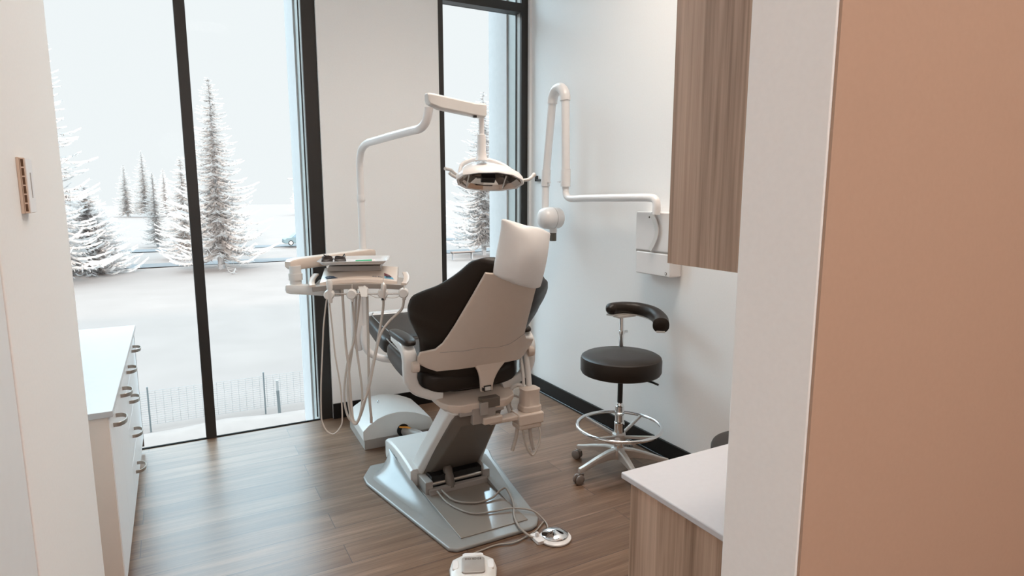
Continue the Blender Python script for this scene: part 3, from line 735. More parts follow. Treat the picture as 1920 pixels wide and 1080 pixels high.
# handpiece bar and holders
b = B(); tube(b, [UF(-.13,-.040,1.068),UF(.205,-.040,1.062)], .0035, 10); obj('holder_bar', b, M['steel'], du)
b = B(); prism(b, [UF(.018,-.055,1.054),UF(.044,-.055,1.052),UF(.044,-.045,1.085),UF(.028,-.01,1.105),UF(.0,-.01,1.105)], UY*.0+Vector((0,0,0))+UY*.022+UX*.006); obj('bar_bracket', b, M['light'], du, smooth=False, bevel=.002)
b = B(); tube(b, catmull([UF(.055,-.04,1.06),UF(.085,-.05,1.048),UF(.11,-.05,1.05)], 6), .0015, 6); tube(b, catmull([UF(.12,-.05,1.05),UF(.16,-.055,1.046),UF(.195,-.05,1.056)], 6), .0015, 6); obj('air_line', b, M['hose'], du)
for i, (hxp, top, bot) in enumerate(((-.117,1.132,1.034),(-.022,1.108,1.036),(.112,1.118,1.040),(.201,1.094,1.038))):
    c = UF(hxp,-.042,1.066)
    b = B(); lathe(b, [(.001,-.020),(.018,-.020),(.0225,-.013),(.0225,.013),(.018,.020),(.001,.020)], c, 18, mtx=Matrix.Rotation(th0,3,'Z') @ Matrix.Rotation(PI/2,3,'X'))
    lathe(b, [(.010,-.020),(.013,-.018),(.013,.012),(.010,.016)], c+Vector((0,-.006,0)), 16)
    hd = obj('handpiece_holder', b, M['light'], du)
    b = B()
    if i == 0: lathe(b, [(.009,-.035),(.0105,-.03),(.0105,.02),(.013,.03),(.014,.055),(.010,.066),(.001,.068)], c+Vector((0,-.012,0)), 14)
    elif i == 1: lathe(b, [(.0065,-.032),(.0065,.012),(.002,.02),(.0012,.045)], c+Vector((0,-.012,0)), 14)
    elif i == 2: lathe(b, [(.0075,-.028),(.011,-.01),(.0125,.01),(.0125,.036),(.008,.044),(.0015,.05),(.001,.085)], c+Vector((0,-.012,0)), 14)
    else: lathe(b, [(.006,-.03),(.007,.0),(.0045,.015),(.0035,.03),(.0012,.034)], c+Vector((0,-.012,0)), 14)
    obj('handpiece', b, M['satin'] if i else M['light'], du)
b = B(); lathe(b, [(.0085,-.006),(.0085,.006)], UF(.112,-.05,1.066)+Vector((0,-.004,-.022)), 14); obj('coupling_ring', b, M['blackp'], du)
hoses = [
 [(-.128,-.05,1.045),(-.137,-.04,1.0),(-.148,-.040,0.921),(-.158,-.040,0.805),(-.170,-.040,0.66),(-.175,-.040,0.528),(-.172,-.040,0.487),(-.155,-.040,0.446),(-.126,-.040,0.429),(-.098,-.040,0.455),(-.085,-.040,0.499),(-.087,-.040,0.644),(-.103,-.040,0.787),(-.112,-.040,0.936),(-.117,-.050,1.034)],
 [(-.022,-.05,1.040),(-.024,.0,1.0),(-.019,.030,0.822),(-.011,.030,0.733),(-.001,.030,0.617),(-.004,.030,0.535),(-.021,.030,0.469),(-.039,.030,0.456),(-.065,.030,0.476),(-.080,.030,0.547),(-.077,.030,0.637),(-.057,.030,0.751),(-.022,.030,0.862),(.012,.030,1.09)],
 [(.112,-.05,1.045),(.110,-.02,1.0),(.088,.0,0.881),(.048,0,0.706),(.021,0,0.593),(-.005,0,0.504),(-.030,0,0.460),(-.044,0,0.490),(-.050,0,0.637),(-.054,0,0.735),(-.062,0,0.847),(-.067,0,1.09)],
 [(.201,-.05,1.040),(.200,-.045,1.02),(.188,-.035,0.987),(.133,-.030,0.934),(.093,-.030,0.872),(.063,-.030,0.754),(.036,-.030,0.635),(.007,-.030,0.555),(-.015,-.02,0.483),(-.034,-.015,0.462),(-.052,.0,.50),(-.062,.02,.64),(-.030,.05,.86),(-.01,.06,1.09)],
 [(.036,.060,1.09),(.034,.060,0.95),(.033,.060,0.853),(.030,.060,0.690),(.029,.060,0.565),(.034,.060,0.465)]]
for i, hp in enumerate(hoses):
    b = B(); tube(b, [UF(*p) for p in catmull(hp, 7)], (.0033,.0052,.0058,.0058,.0062)[i], 10); h = obj('hose', b, M['hose'], du)
b = B(); lathe(b, [(.007,-.03),(.0075,.0)], UF(.034,.06,.465), 12); obj('hose_end', b, M['satin'], du)

# ---- tray with glasses and pen
b = B(); TZ = 1.190
def trayring(hw, hd, z, r=.03):
    return [UF(-.022+a_, .145+c_, z) for a_, c_ in rrect(2*hw, 2*hd, r, 4)]
outer = [trayring(.135,.110,TZ-.004,.025), trayring(.150,.125,TZ+.010,.032), trayring(.156,.131,TZ+.011,.034), trayring(.156,.131,TZ+.0125,.034), trayring(.148,.123,TZ+.0125,.032), trayring(.133,.108,TZ-.001,.025)]
loft(b, outer); tr = tag(obj('instrument_tray', b, mat('white_metal_tray', (.78, .76, .75), .2, .3, var=.01)), 'white rounded instrument tray on top of the delivery head', 'tray')
gl = thing('safety_glasses', 'dark wraparound safety glasses lying on the left end of the tray', 'glasses', UF(-.10,.12,TZ))
for s, cx in ((-1,-.135),(1,-.078)):
    b = B(); rings = []
    for k in range(9):
        q = k/8; a = -PI*.42+PI*.84*q
        x = cx+.027*math.sin(a)*1.0; y = .075-.020*math.cos(a)*.5
        h = .038*math.sqrt(max(.08, 1-(2*q-1)**4))*(.75+.25*(q if s < 0 else 1-q)); h = h if True else h
        rings.append([UF(x,y,TZ+.001),UF(x,y-.012,TZ+h*.6),UF(x,y-.004,TZ+h),UF(x,y+.004,TZ+h),UF(x,y-.004,TZ+h*.6),UF(x,y+.008,TZ+.001)])
    loft(b, rings); obj('lens', b, M['lens'], gl)
b = B(); tube(b, catmull([UF(-.112,.075,TZ+.016),UF(-.1065,.07,TZ+.02),UF(-.101,.075,TZ+.016)], 4), .0025, 8); obj('bridge', b, M['blackp'], gl)
for x0, dx_ in ((-.158,.01),(-.060,-.005)):
    b = B(); sweep(b, catmull([UF(x0,.08,TZ+.026),UF(x0+dx_,.13,TZ+.028),UF(x0+dx_*1.6,.17,TZ+.022),UF(x0+dx_*3,.20,TZ+.008)], 5), rrect(.003,.008,.001,1), up=(0,0,1)); obj('temple', b, M['blackp'], gl)
for x0, x1, zz in ((-.132,-.150,.040),(-.120,-.128,.036),(-.070,-.058,.042)):
    b = B(); sweep(b, [UF(x0,.07,TZ+.022),UF((x0+x1)/2,.07,TZ+.033),UF(x1,.07,TZ+zz)], rrect(.002,.005,.0008,1)); obj('nose_pad', b, M['blackp'], gl)
pn = thing('syringe', 'short green handled hand tool lying across the tray', 'hand tool', UF(.02,.09,TZ))
b = B(); tube(b, [UF(-.012,.075,TZ+.006),UF(.060,.085,TZ+.007)], .0068, 12); obj('barrel', b, M['green'], pn)
b = B(); tube(b, [UF(.060,.085,TZ+.007),UF(.074,.087,TZ+.007)], .0062, 12); obj('cap', b, M['white'], pn)
b = B(); tube(b, [UF(-.012,.075,TZ+.006),UF(-.045,.070,TZ+.004)], .0018, 8); obj('tip', b, M['green'], pn)

# ---- paper cover on the headrest
b = B()
prof = [  # z-fraction rows: left x, left z, right x, right z, depth
 (1.112,1.178,1.333,1.100,.030),(1.110,1.190,1.337,1.115,.050),(1.112,1.225,1.343,1.155,.062),(1.120,1.270,1.352,1.21,.066),(1.126,1.315,1.362,1.26,.060),(1.134,1.362,1.368,1.305,.048),(1.134,1.396,1.372,1.335,.032),(1.130,1.412,1.374,1.345,.016)]
rings = []
for i, (xl, zl, xr, zr, dp) in enumerate(prof):
    ring = []; NK = 16
    yc = 2.205-.03*(i/7)
    for side in (0, 1):
        for k in range(NK):
            t = k/NK if side == 0 else 1-k/NK
            x = xl+(xr-xl)*t; z = zl+(zr-zl)*t
            if i <= 1: z -= .012*math.sin(PI*t)*(1 if i == 0 else .6) + .004*math.sin(t*17)
            if i >= 5: z += (-.020*math.sin(PI*min(1,t*1.6))**2 if t < .62 else .004*math.sin((t-.62)*12))*(i-4)/3
            bul = math.sin(PI*t)**.6*dp
            nn = noise.noise(Vector((x*14, z*11, side*3.1+i*.1)))*.010 + noise.noise(Vector((x*30, z*8+side, 5)))*.004
            y = yc + (-bul if side == 0 else bul) + nn
            ring.append((x, y, z))
    rings.append(ring)
loft(b, rings)
tag(obj('headrest_cover', b, M['paper'], sub=2), 'white disposable paper cover pulled over the headrest of the dental chair', 'headrest cover')

# ================================================================== FLOOR JUNCTION BOX
jb = thing('floor_utility_box', 'low grey utility box with arched lid on the floor by the window wall', 'utility box', (1.12, 3.68, 0))
topc = [(.893,.118),(.93,.150),(.98,.180),(1.04,.198),(1.10,.203),(1.16,.196),(1.22,.180),(1.28,.152),(1.315,.132),(1.335,.088)]
b = B(); low = [(.893,.062),(1.335,.062)]
poly = [(x,3.468,z) for x,z in topc]+[(1.335,3.468,.060),(.893,3.468,.060)]
def shear(p, t): return (p[0]+.018*t, p[1]+.40*t, p[2])
rings = [[(x+(.02 if t>0 else 0)*t, 3.468+.42*t, z*(1 if t<1 else .93)+0) for x,_,z in poly] for t in (0,.5,1)]
loft(b, rings); lid = obj('lid', b, M['light'], jb, bevel=.004)
b = B(); prism(b, [(.900,3.472,.0),(1.330,3.472,.0),(1.35,3.88,0),(.915,3.88,0)], (0,0,.0605)); obj('base', b, M['grey'], jb, smooth=False, bevel=.003)
b = B(); lathe(b, [(.001,0),(.007,0),(.007,.012),(.004,.015)], (1.055,3.70,.198), 12); obj('lid_screw', b, M['chrome'], jb)
b = B(); lathe(b, [(.038,0),(.038,.004)], (1.135,3.463,.085), 24, 'Y'); obj('cable_opening', b, M['blackp'], jb)
b = B(); tube(b, catmull([(1.105,3.50,.108),(1.118,3.46,.108),(1.15,3.44,.108),(1.17,3.42,.10)], 5), .006, 8); obj('supply_hose', b, M['orange'], jb)
b = B(); tube(b, catmull([(1.135,3.52,.078),(1.155,3.46,.075),(1.19,3.38,.075),(1.20,3.34,.072)], 5), .031, 16); obj('supply_conduit', b, M['grey'], jb)

# ================================================================== FOOT CONTROLS AND CORDS
fp = thing('foot_pedal', 'round-cornered grey foot pedal on the floor at the bottom of the picture', 'foot pedal', (.965, 2.10, 0))
FA = math.radians(-24); fx = Vector((math.cos(FA), math.sin(FA), 0)); fy = Vector((-math.sin(FA), math.cos(FA), 0)); fc = Vector((.958, 2.085, 0))
fo = [(-.095,.00),(-.085,.055),(-.045,.085),(.045,.085),(.085,.055),(.095,.0),(.09,-.06),(.05,-.10),(-.05,-.10),(-.09,-.06)]
b = B(); rings = [[fc+fx*x*s+fy*y*s+Vector((0,0,z)) for x, y in fo] for z, s in ((0,.98),(.012,1),(.020,.98),(.030,.84),(.034,.76))]
loft(b, rings); obj('housing', b, M['light'], fp, bevel=.004, seg=3)
b = B(); rings = [[fc+fx*(x*s)+fy*(-.012+y*s)+Vector((0,0,z)) for x, y in rrect(.092,.105,.014,3)] for z, s in ((.03,1),(.0405,1),(.042,.96))]
loft(b, rings); pd = obj('treadle', b, M['grey'], fp)
obj('lettering', text_bm('DCI EDGE', .015, frame(fc+fy*.024+Vector((0,0,.0425)), fx, fy), .0004), M['dgrey'], pd, smooth=False)
for s in (-1, 1):
    b = B(); rings = [[fc+fx*(s*.071+x*k)+fy*(.0+y*k)+Vector((0,0,z)) for x, y in rrect(.024,.062,.010,3)] for z, k in ((.018,1),(.0335,1),(.036,.9))]
    loft(b, rings); obj('side_button', b, M['white'], fp)
b = B(); rings = [[fc+fx*(x*k)+fy*(.066+y*k)+Vector((0,0,z)) for x, y in rrect(.085,.022,.008,3)] for z, k in ((.018,1),(.0335,1),(.036,.9))]
loft(b, rings); obj('rear_button', b, M['white'], fp)
dc = thing('foot_rheostat', 'round foot control with polished chrome dome on the floor', 'foot control', (1.37, 2.13, 0))
b = B(); lathe(b, [(.066,0),(.070,.004),(.070,.010),(.064,.014),(.001,.014)], (1.377,2.132,0), 40); obj('base', b, M['white'], dc)
b = B(); lathe(b, [(.050,.012),(.057,.015),(.059,.018),(.056,.022),(.030,.033),(.004,.039),(.001,.0395)], (1.381,2.142,0), 48); obj('dome', b, M['chrome'], dc)
b = B(); rings = [[Vector((1.303,2.158,z))+Vector((x,y,0)) for x, y in rrect(.040,.075,.008,2)] for z in (0,.016)]
loft(b, rings); lathe(b, [(.009,0),(.009,.012),(.006,.02)], (1.303,2.165,.016), 12); obj('cord_socket', b, M['white'], dc, bevel=.002)
k = .0
c1 = [(1.073,2.70,.05),(1.10,2.60,.034),(1.183,2.54,.030),(1.268,2.54,.032),(1.335,2.565,.05),(1.356,2.545,.055),(1.335,2.44,.034),(1.285,2.34,.030),(1.262,2.25,.028),(1.272,2.19,.018),(1.290,2.165,.012)]
obj('cord', tube(B(), catmull(c1, 8), .0050, 10), M['cord'], dc)
c2 = [(1.050,2.70,.05),(1.066,2.59,.030),(1.123,2.46,.029),(1.217,2.425,.030),(1.302,2.405,.034),(1.385,2.345,.03),(1.408,2.27,.006),(1.385,2.21,.005),(1.34,2.19,.006),(1.310,2.19,.008)]
obj('cord', tube(B(), catmull(c2, 8), .0040, 10), M['cord'], dc)
c3 = [(1.00,2.175,.018),(1.056,2.20,.005),(1.128,2.205,.005),(1.197,2.185,.005),(1.27,2.20,.005),(1.33,2.22,.006),(1.40,2.27,.006)]
obj('cord', tube(B(), catmull(c3, 8), .0035, 10), M['cord'], fp)

# ================================================================== STOOL
def stool(loc, label, seat_h=.655, ang=0, back=True, backz=.0):
    X, Y = loc
    s = thing('dental_stool', label, 'stool', (X, Y, 0), 'black rolling stools')
    o = Vector((X, Y, 0))
    # seat
    b = B(); t = .098
    prof = [(.001,0),(.19,0),(.207,.006),(.213,.018),(.2135,t-.022),(.209,t-.008),(.196,t),(.10,t+.003),(.001,t+.004)]
    lathe(b, prof, o+Vector((0,0,seat_h-t)), 56); obj('seat', b, M['vinyl'], s)
    b = B(); lathe(b, [(.07,-.012),(.09,0)], o+Vector((0,0,seat_h-t)), 24); obj('seat_plate', b, M['blackp'], s)
    b = B(); tube(b, [o+Vector((.04,-.08,seat_h-t-.01)), o+Vector((.075,-.17,seat_h-t-.018)), o+Vector((.09,-.195,seat_h-t-.026))], .006, 8); obj('height_lever', b, M['blackp'], s)
    # column
    b = B(); lathe(b, [(.022,.505),(.022,.535),(.026,.535),(.026,.55),(.022,.556)], o, 24); obj('upper_collar', b, M['chrome'], s)
    b = B(); lathe(b, [(.014,.36),(.014,.55)], o, 20); obj('gas_spring', b, M['blackp'], s)
    b = B(); lathe(b, [(.026,.135),(.026,.268),(.0275,.272),(.0275,.285),(.024,.289),(.024,.375),(.019,.38),(.016,.395)], o, 28); obj('column', b, M['chrome'], s)
    # foot ring with spokes
    zr = .262
    b = B(); tube(b, [o+Vector((.225*math.cos(a), .225*math.sin(a), zr)) for a in [2*PI*q/64 for q in range(64)]], .0095, 12, closed=True); obj('foot_ring', b, M['chrome'], s)
    for q in range(4):
        a = math.radians(20+90*q+ang); v = Vector((math.cos(a), math.sin(a), 0))
        b = B(); sweep(b, [o+v*.02+Vector((0,0,.205)), o+v*.10+Vector((0,0,.225)), o+v*.222+Vector((0,0,.256))], rrect(.014,.016,.003,2), up=(0,0,1)); obj('ring_spoke', b, M['satin'], s)
    b = B(); lathe(b, [(.030,.175),(.036,.18),(.036,.22),(.030,.226)], o, 24); lathe(b, [(.022,0),(.022,.02)], o+Vector((-.045,-.03,.19)), 16, mtx=Matrix.Rotation(math.radians(60),3,'X')); obj('ring_hub', b, M['satin'], s)
    b = B(); lathe(b, [(.040,.085),(.044,.10),(.040,.135),(.028,.145)], o, 24); obj('base_hub', b, M['satin'], s)
    for q in range(5):
        a = math.radians(72*q+183+ang); v = Vector((math.cos(a), math.sin(a), 0)); n_ = Vector((-v.y, v.x, 0))
        b = B(); rings = []
        for d_, zt, zb, hw in ((.02,.142,.085,.020),(.08,.136,.09,.017),(.16,.116,.085,.0145),(.235,.092,.066,.0125),(.268,.084,.060,.011)):
            c = o+v*d_
            rings.append([c+n_*hw*.7+nz*zt, c-n_*hw*.7+nz*zt, c-n_*hw+nz*(zt-.008), c-n_*hw+nz*zb, c+n_*hw+nz*zb, c+n_*hw+nz*(zt-.008)])
        loft(b, rings); lg = obj('leg', b, M['satin'], s, bevel=.002)
        c = o+v*.258
        b = B(); lathe(b, [(.006,.035),(.006,.075)], c, 10); cs = obj('caster_stem', b, M['satin'], lg)
        b = B()
        for sg in (-1, 1):
            cc = c+n_*.014*sg+Vector((v.x*.012, v.y*.012, .026))
            lathe(b, [(.001,-.008),(.020,-.008),(.0255,-.004),(.0255,.004),(.020,.008),(.001,.008)], cc, 20, mtx=Matrix.Rotation(a,3,'Z') @ Matrix.Rotation(PI/2,3,'X'))
        bx(b, -.018,.022,-.006,.006,.020,.052, frame(c, v, n_))
        obj('caster', b, M['rubber'], lg)
    if back:
        # upright and curved torso rest
        u0 = o+Vector((.118,.150,0))
        b = B(); lathe(b, [(.0135,seat_h-.01),(.0135,seat_h+.07),(.019,seat_h+.072),(.019,seat_h+.09),(.0125,seat_h+.092),(.0125,seat_h+.175)], u0, 18)
        lathe(b, [(.009,0),(.009,.03)], u0+Vector((.01,0,seat_h+.082)), 12, 'X'); obj('backrest_post', b, M['chrome'], s)
        bz = seat_h+.205+backz
        arc = catmull([o+Vector(p) for p in ((.025,.150,bz+.012),(.07,.165,bz+.014),(.14,.155,bz+.014),(.205,.105,bz+.008),(.228,.02,bz-.004),(.195,-.075,bz-.020),(.150,-.130,bz-.030),(.135,-.148,bz-.034))], 7)
        N = len(arc)
        b = B(); sweep(b, arc, rrect(.062,.060,.026,5), up=(0,0,1), scale=[max(.4, min(1, .45+i*.14, .45+(N-1-i)*.14)) * (1+.42*(i/N)**1.5) for i in range(N)])
        obj('torso_rest', b, M['vinyl'], s)
        b = B(); bx(b, o.x+.07, o.x+.19, o.y+.115, o.y+.170, bz-.036, bz-.022); obj('rest_plate', b, M['satin'], s, smooth=False, bevel=.003)
        b = B(); sweep(b, [p+Vector((0,0,-.034)) for p in arc[3:-2]], rrect(.046,.008,.003,1), up=(0,0,1)); obj('rest_trim', b, M['light'], s)
    return s
s1 = stool((2.035, 2.53), 'tall black rolling stool with curved torso rest and chrome foot ring by the right wall')

s2 = dup(s1, (2.04, 1.60, 0), 'lower black stool behind the white stone counter, only the rim of its seat showing', rz=math.radians(-75), scale=(1,1,.745), group='black rolling stools')

# ================================================================== X-RAY ARM ON THE RIGHT WALL
xr = thing('wall_xray_unit', 'white wall-mounted x-ray arm folded upright with round head, box at right', 'x-ray unit', (R, 3.0, 1.05))
XP = 2.27
b = B(); bx(b, R-.085, R-.001, 2.475, 2.765, 1.185, 1.402); wb = obj('wall_box', b, M['white'], xr, bevel=.010, seg=3, smooth=False)
b = B(); bx(b, R-.085, R-.001, 2.475, 2.755, 1.055, 1.180); obj('lower_cover', b, M['white'], xr, bevel=.008, seg=3, smooth=False)
b = B(); bx(b, R-.080, R-.002, 2.48, 2.76, 1.178, 1.187); obj('cover_gap', b, M['grey'], xr, smooth=False)
b = B(); poly = [(R-.086, 2.60+.13*math.cos(a)*.55, 1.295+.098*math.sin(a)) for a in [PI/2-PI*q/14 for q in range(15)]]
poly2 = [(R-.100, 2.62-.05*math.sin(PI*q/14), 1.395-.20*q/14) for q in range(15)]
sweep(b, poly2, rrect(.03,.007,.002,1), up=(-1,0,0)); obj('cover_fin', b, M['light'], xr)
b = B(); lathe(b, [(.001,0),(.008,0),(.008,.002),(.001,.002)], (R-.087,2.505,1.075), 16, 'X'); lathe(b, [(.001,0),(.006,0),(.006,.002),(.001,.002)], (R-.0875,2.65,1.372), 4, 'X'); obj('logo_mark', b, M['dgrey'], xr)
b = B(); lathe(b, [(.001,0),(.005,0),(.005,.001),(.001,.001)], (R-.0885,2.505,1.075), 16, 'X'); obj('logo_center', b, M['white'], xr)
# horizontal bracket: out of the box top and along the wall
b = B(); pts = catmull([(XP,2.56,1.39),(XP,2.56,1.44),(XP,2.575,1.468),(XP,2.63,1.478),(XP,2.9,1.476),(XP,3.2,1.472),(XP,3.33,1.468),(XP,3.40,1.472),(XP,3.435,1.50),(XP,3.44,1.55),(XP,3.44,1.60)], 6)
tube(b, pts, .022, 16); obj('horizontal_arm', b, M['white'], xr)
b = B(); tube(b, [(XP,3.44,1.545),(XP,3.44,1.655)], .032, 20); obj('joint_sleeve', b, M['white'], xr)
b = B(); tube(b, [(XP,3.44,1.655),(XP,3.455,2.10)], .0275, 20); obj('scissor_arm', b, M['white'], xr)
b = B(); tube(b, catmull([(XP,3.455,2.09),(XP,3.462,2.13),(XP,3.495,2.168),(XP,3.535,2.178),(XP,3.575,2.165),(XP,3.605,2.13),(XP,3.612,2.09)], 6), .034, 20); obj('elbow_cover', b, M['white'], xr)
b = B(); tube(b, [(XP,3.612,2.10),(XP-.01,3.665,1.655)], .0275, 20); obj('scissor_arm', b, M['white'], xr)
b = B(); tube(b, [(XP-.01,3.665,1.66),(XP-.012,3.67,1.55)], .032, 20); obj('joint_sleeve', b, M['white'], xr)
b = B(); tube(b, [(XP-.012,3.67,1.55),(XP-.02,3.66,1.40)], .026, 20); obj('yoke_tube', b, M['white'], xr)
b = B(); bx(b, XP-.026, XP-.010, 3.475, 3.50, 1.572, 1.580); bx(b, XP-.02, XP-.006, 3.61, 3.635, 1.572, 1.580); obj('stop_pin', b, M['white'], xr, smooth=False)
# round head: drum with its axis turned to the wall
ax = Vector((1,.05,0)).normalized()
rm = Matrix.Rotation(math.atan2(ax.y, ax.x), 3, 'Z')
hc2 = Vector((XP-.015, 3.60, 1.335))
b = B(); lathe(b, [(.001,-.085),(.040,-.082),(.062,-.068),(.073,-.04),(.075,.0),(.075,.012)], hc2, 36, 'X', rm); tube_head = obj('tube_head', b, M['white'], xr)
b = B(); lathe(b, [(.0745,.012),(.0745,.016)], hc2, 36, 'X', rm); obj('head_seam', b, M['grey'], xr)
b = B(); lathe(b, [(.072,.016),(.072,.060),(.066,.074),(.001,.078)], hc2, 36, 'X', rm); obj('rotation_joint', b, M['white'], xr)
b = B(); lathe(b, [(.027,-.100),(.027,-.06)], hc2+ax*.025, 24); obj('cone_mount', b, M['white'], xr)
b = B(); lathe(b, [(.023,-.155),(.023,-.099)], hc2+ax*.025, 24); obj('cone', b, mat('grey_cone', (.10,.09,.07), .3, var=.03), xr)

# small black hook on the wall near the window corner
b = B(); bx(b, R-.016, R, 3.985, 4.005, 1.590, 1.630); bx(b, R-.016, R-.002, 3.90, 4.005, 1.590, 1.604); 
tag(obj('wall_hook', b, M['blackp'], smooth=False, bevel=.001), 'small black L-shaped hook on the right wall near the window corner', 'hook')

# ================================================================== OUTSIDE
GZ = -5.2
b = B(); gx = [-300,-120,-60,-30]+[-20+2*i for i in range(41)]+[90,140,300]; gy = [4.4]+[6+2*i for i in range(40)]+[100,140,220,420]
V = {}
for i, x in enumerate(gx):
    for j, y in enumerate(gy):
        z = GZ+.06*noise.noise(Vector((x*.18, y*.18, 0)))
        V[i,j] = b.verts.new((x, y, z-.1))
for i in range(len(gx)-1):
    for j in range(len(gy)-1): b.faces.new((V[i,j],V[i+1,j],V[i+1,j+1],V[i,j+1]))
g = obj('ground', b, M['snow']); g['kind'] = 'structure'
def strip(name, y0, y1, m, z=.0, x0=-80, x1=110, wob=.5, n=60):
    b = B(); rows = []
    for i in range(n+1):
        x = x0+(x1-x0)*i/n
        rows.append((b.verts.new((x, y0+wob*noise.noise(Vector((x*.12,1,2))), GZ+z)), b.verts.new((x, y1+wob*noise.noise(Vector((x*.12,7,2))), GZ+z))))
    for A, C in zip(rows, rows[1:]): b.faces.new((A[0], C[0], C[1], A[1]))
    o = obj(name, b, m); o['kind'] = 'structure'; return o
strip('road', 66, 69.5, M['slush'], -.035)
strip('road', 84, 88, M['slush'], -.035)
strip('path', 5.5, 17.3, M['lane'], -.02, -30, 50)
# ploughed bank in front of the fence
b = B(); rings = []
for i in range(41):
    x = -14+46*i/40; yo = 18.2+.25*noise.noise(Vector((x*.5,0,0))); h = .42+.12*noise.noise(Vector((x*.8,3,0)))
    rings.append([(x,yo-1.3,GZ-.15),(x,yo-.7,GZ+h*.55),(x,yo-.1,GZ+h),(x,yo+.5,GZ+h*.8),(x,yo+1.3,GZ-.15)])
loft(b, rings); sb = obj('snow_bank', b, M['brightsnow']); tag(sb, 'low bank of ploughed snow in front of the net fence outside the window', 'snow bank', kind='stuff')
# net fence with thin stakes
fn = thing('snow_fence', 'pale green snow fence of plastic net on thin stakes outside', 'fence', (3, 20, GZ))
b = B()
for k in range(16):
    z = GZ+.10+.066*k; tube(b, [(-14,20,z),(6,20.05,z+.01),(32,20,z)], .006, 4)
for k in range(232): x = -14+.2*k; tube(b, [(x,20,GZ+.1),(x,20,GZ+1.1)], .004, 4)
obj('net', b, M['net'], fn)
for x in (-13.2,-7.6,-.98,2.12,5.7,9.5,13.5,17.5):
    b = B(); tube(b, [(x,19.95,GZ-.1),(x,19.95,GZ+1.25)], .022, 8); obj('stake', b, M['stake'], fn)
b = B(); tube(b, [(2.46,19.4,GZ-.1),(2.44,19.4,GZ+.78)], .045, 12); po = thing('marker_post', 'short dark post with a pale tip standing by the net fence outside', 'post', (2.46,19.4,GZ)); obj('shaft', b, M['stake'], po)
b = B(); tube(b, [(2.44,19.4,GZ+.78),(2.438,19.4,GZ+1.10)], .038, 12); obj('tip', b, M['net'], po)

# snowy spruces
def spruce(name, label, loc, H, W, m, seed, nb=1.0, group=None):
    rnd = random.Random(seed); x0, y0 = loc
    t = thing(name, label, 'tree', (x0, y0, GZ), group)
    b = B(); tube(b, [(x0,y0,GZ-.1),(x0,y0,GZ+H*.5),(x0,y0,GZ+H*.97)], H*.016, 8, scale=[1,.6,.12]); obj('trunk', b, M['bark'], t)
    b = B()
    z = H*.10
    while z < H*.985:
        f = 1-z/H; rad = W*f**.8*(.8+.35*rnd.random())+.12
        n = max(4, int((5+7*f)*nb))
        a0 = rnd.random()*6.28
        for k in range(n):
            a = a0+2*PI*k/n+rnd.uniform(-.35,.35); L = rad*rnd.uniform(.65,1.12)
            dirv = Vector((math.cos(a), math.sin(a), 0)); sd = Vector((-dirv.y, dirv.x, 0))
            base = Vector((x0, y0, GZ+z+rnd.uniform(-.2,.2)))
            segs = 7; prev = base
            drp = rnd.uniform(.10,.30)*L*(.4+f); lift = rnd.uniform(.0,.22)*L
            for q in range(1, segs+1):
                u = q/segs
                p = base+dirv*L*u+Vector((0,0,-drp*math.sin(u*PI*.75)+lift*u*u))
                wd = L*.15*(1-u)+.02*L+.05
                # twigs left and right, drooping
                for sg in (-1, 1):
                    for r_ in range(3):
                        pp = prev.lerp(p, rnd.random())
                        e = pp+sd*sg*wd*rnd.uniform(.7,1.5)+dirv*wd*rnd.uniform(.3,.9)+Vector((0,0,-wd*rnd.uniform(.1,.8)))
                        wv = dirv*wd*.17+Vector((0,0,wd*.09))
                        b.faces.new([b.verts.new(pp-wv), b.verts.new(pp+wv), b.verts.new(e)])
                hv = Vector((0,0,.020*L+.02))
                b.faces.new([b.verts.new(prev+hv), b.verts.new(prev-hv), b.verts.new(p-hv*.6), b.verts.new(p+hv*.6)])
                prev = p
        z += (.30+.30*f)*(H/17)
    obj('foliage', b, m, t, smooth=False)
    return t
spruce('spruce_tree', 'large haze-pale snowy spruce at the left edge of the window', (-8.6, 58), 21.5, 5.6, M['spruce'], 3, 1.2)
tB = spruce('spruce_tree', 'tall pointed snowy spruce right of the window mullion', (3.6, 62), 16.9, 5.0, M['spruce'], 5, 1.3)
spruce('spruce_tree', 'snowy spruce seen through the narrow right-hand window', (30.2, 62), 17.6, 5.0, M['spruce2'], 11, 1.3)
spruce('spruce_tree', 'small snowy spruce left of the mullion, standing alone', (-1.9, 92), 9.4, 2.3, M['spruce'], 21)
spruce('spruce_tree', 'snowy spruce partly behind the dark window mullion', (1.1, 74), 10.5, 3.4, M['spruce'], 23)
spruce('spruce_tree', 'dark little spruce against the right edge of the large window', (17.2, 84), 8.6, 1.9, M['spruce2'], 29)
spruce('round_bushy_tree', 'low haze-pale tree in front of the large left spruce', (-6.4, 64), 7.4, 4.6, M['far'], 31, 1.5)
spruce('spruce_tree', 'tallest of the distant dark spruces left of the window mullion', (-6.6, 210), 19, 5, M['spruce2'], 41, 1.2)
spruce('spruce_tree', 'leftmost of the distant dark spruces, shorter than its neighbour', (-11.5, 215), 15, 4.4, M['spruce2'], 42)
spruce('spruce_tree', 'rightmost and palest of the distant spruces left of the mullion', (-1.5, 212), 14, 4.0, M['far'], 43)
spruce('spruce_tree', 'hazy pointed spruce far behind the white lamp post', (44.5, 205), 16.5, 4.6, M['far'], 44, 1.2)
spruce('spruce_tree', 'small hazy spruce standing alone far behind, midway to the white lamp post', (36.0, 208), 12.5, 4.0, M['far'], 45)
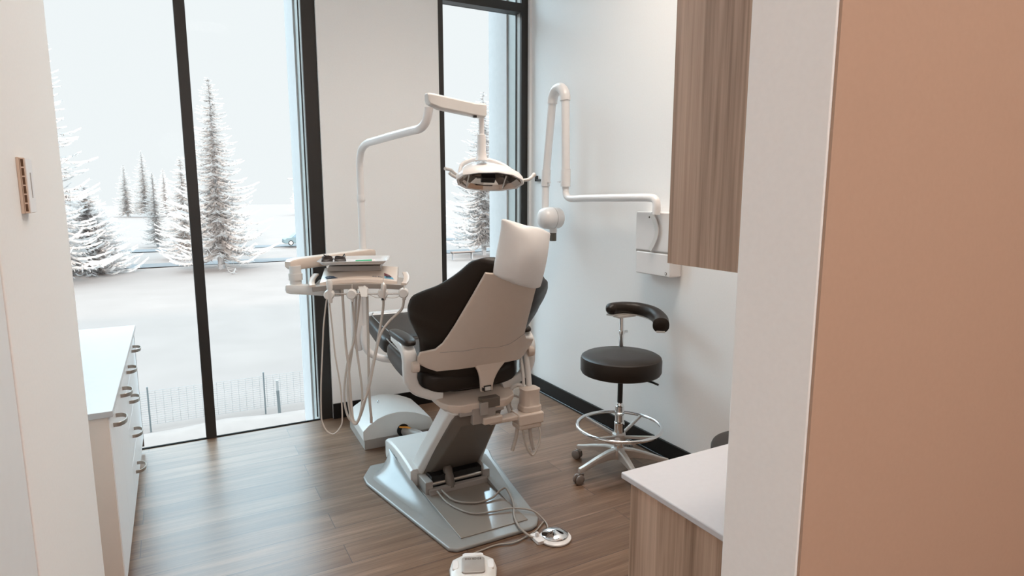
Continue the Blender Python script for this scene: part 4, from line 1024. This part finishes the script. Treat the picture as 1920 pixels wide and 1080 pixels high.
# white street post
ps = thing('street_lamp', 'slim white lamp post in front of the parked car', 'street lamp', (14.2, 78, GZ))
b = B(); tube(b, catmull([(14.2,78,GZ),(14.1,78,GZ+4),(13.7,78,GZ+7.2),(13.0,78,GZ+8.4)], 5), .17, 10); obj('pole', b, M['post'], ps)
b = B(); bx(b, 12.3,13.2,77.8,78.2,GZ+8.35,GZ+8.5); obj('lamp_head', b, M['post'], ps, smooth=False, bevel=.03)
# car
cr_ = thing('car', 'blue-grey estate car parked far outside beside the white post', 'car', (14.4, 83, GZ+.2))
cx0, cy0, cz0 = 12.1, 82.2, GZ+.22
side = [(0,.35),(.05,.75),(.35,.95),(.9,1.0),(1.5,1.48),(2.1,1.58),(3.9,1.58),(4.45,1.05),(4.6,.95),(4.65,.4),(4.5,.25),(.15,.25)]
b = B(); prism(b, [(cx0+x,cy0,cz0+z) for x, z in side], (0,1.75,0)); body = obj('body', b, M['car'], cr_, bevel=.06)
b = B(); 
for q in ([(1.12,1.02),(1.58,1.42),(2.15,1.50),(2.15,1.02)],[(2.25,1.02),(2.25,1.50),(3.1,1.50),(3.1,1.02)],[(3.2,1.02),(3.2,1.50),(3.8,1.48),(4.15,1.02)]):
    prism(b, [(cx0+x,cy0-.01,cz0+z) for x, z in q], (0,.03,0))
obj('side_windows', b, M['cglass'], cr_, smooth=False)
for wx in (.85, 3.75):
    b = B(); lathe(b, [(.001,0),(.33,0),(.34,.05),(.34,.2),(.001,.2)], (cx0+wx,cy0-.02,cz0+.32), 20, 'Y'); wh = obj('wheel', b, M['blackp'], cr_)
    b = B(); lathe(b, [(.001,0),(.2,0),(.2,.02),(.001,.02)], (cx0+wx,cy0-.035,cz0+.32), 16, 'Y'); obj('hubcap', b, M['satin'], wh)
# bench beneath the right-hand spruce
pb = thing('park_bench', 'snow covered bench below the spruce in the narrow window', 'bench', (26.0, 58.5, GZ))
b = B(); bx(b, 24.7,27.2,58,58.6,GZ+.75,GZ+.85); obj('seat', b, M['snow'], pb, smooth=False)
b = B(); bx(b, 24.7,27.2,58.5,58.58,GZ+.62,GZ+.74); obj('rail', b, M['bark'], pb, smooth=False)
for x in (24.9, 27.0):
    b = B(); bx(b, x-.06,x+.06,58.2,58.5,GZ,GZ+.75); obj('leg', b, M['bark'], pb, smooth=False)
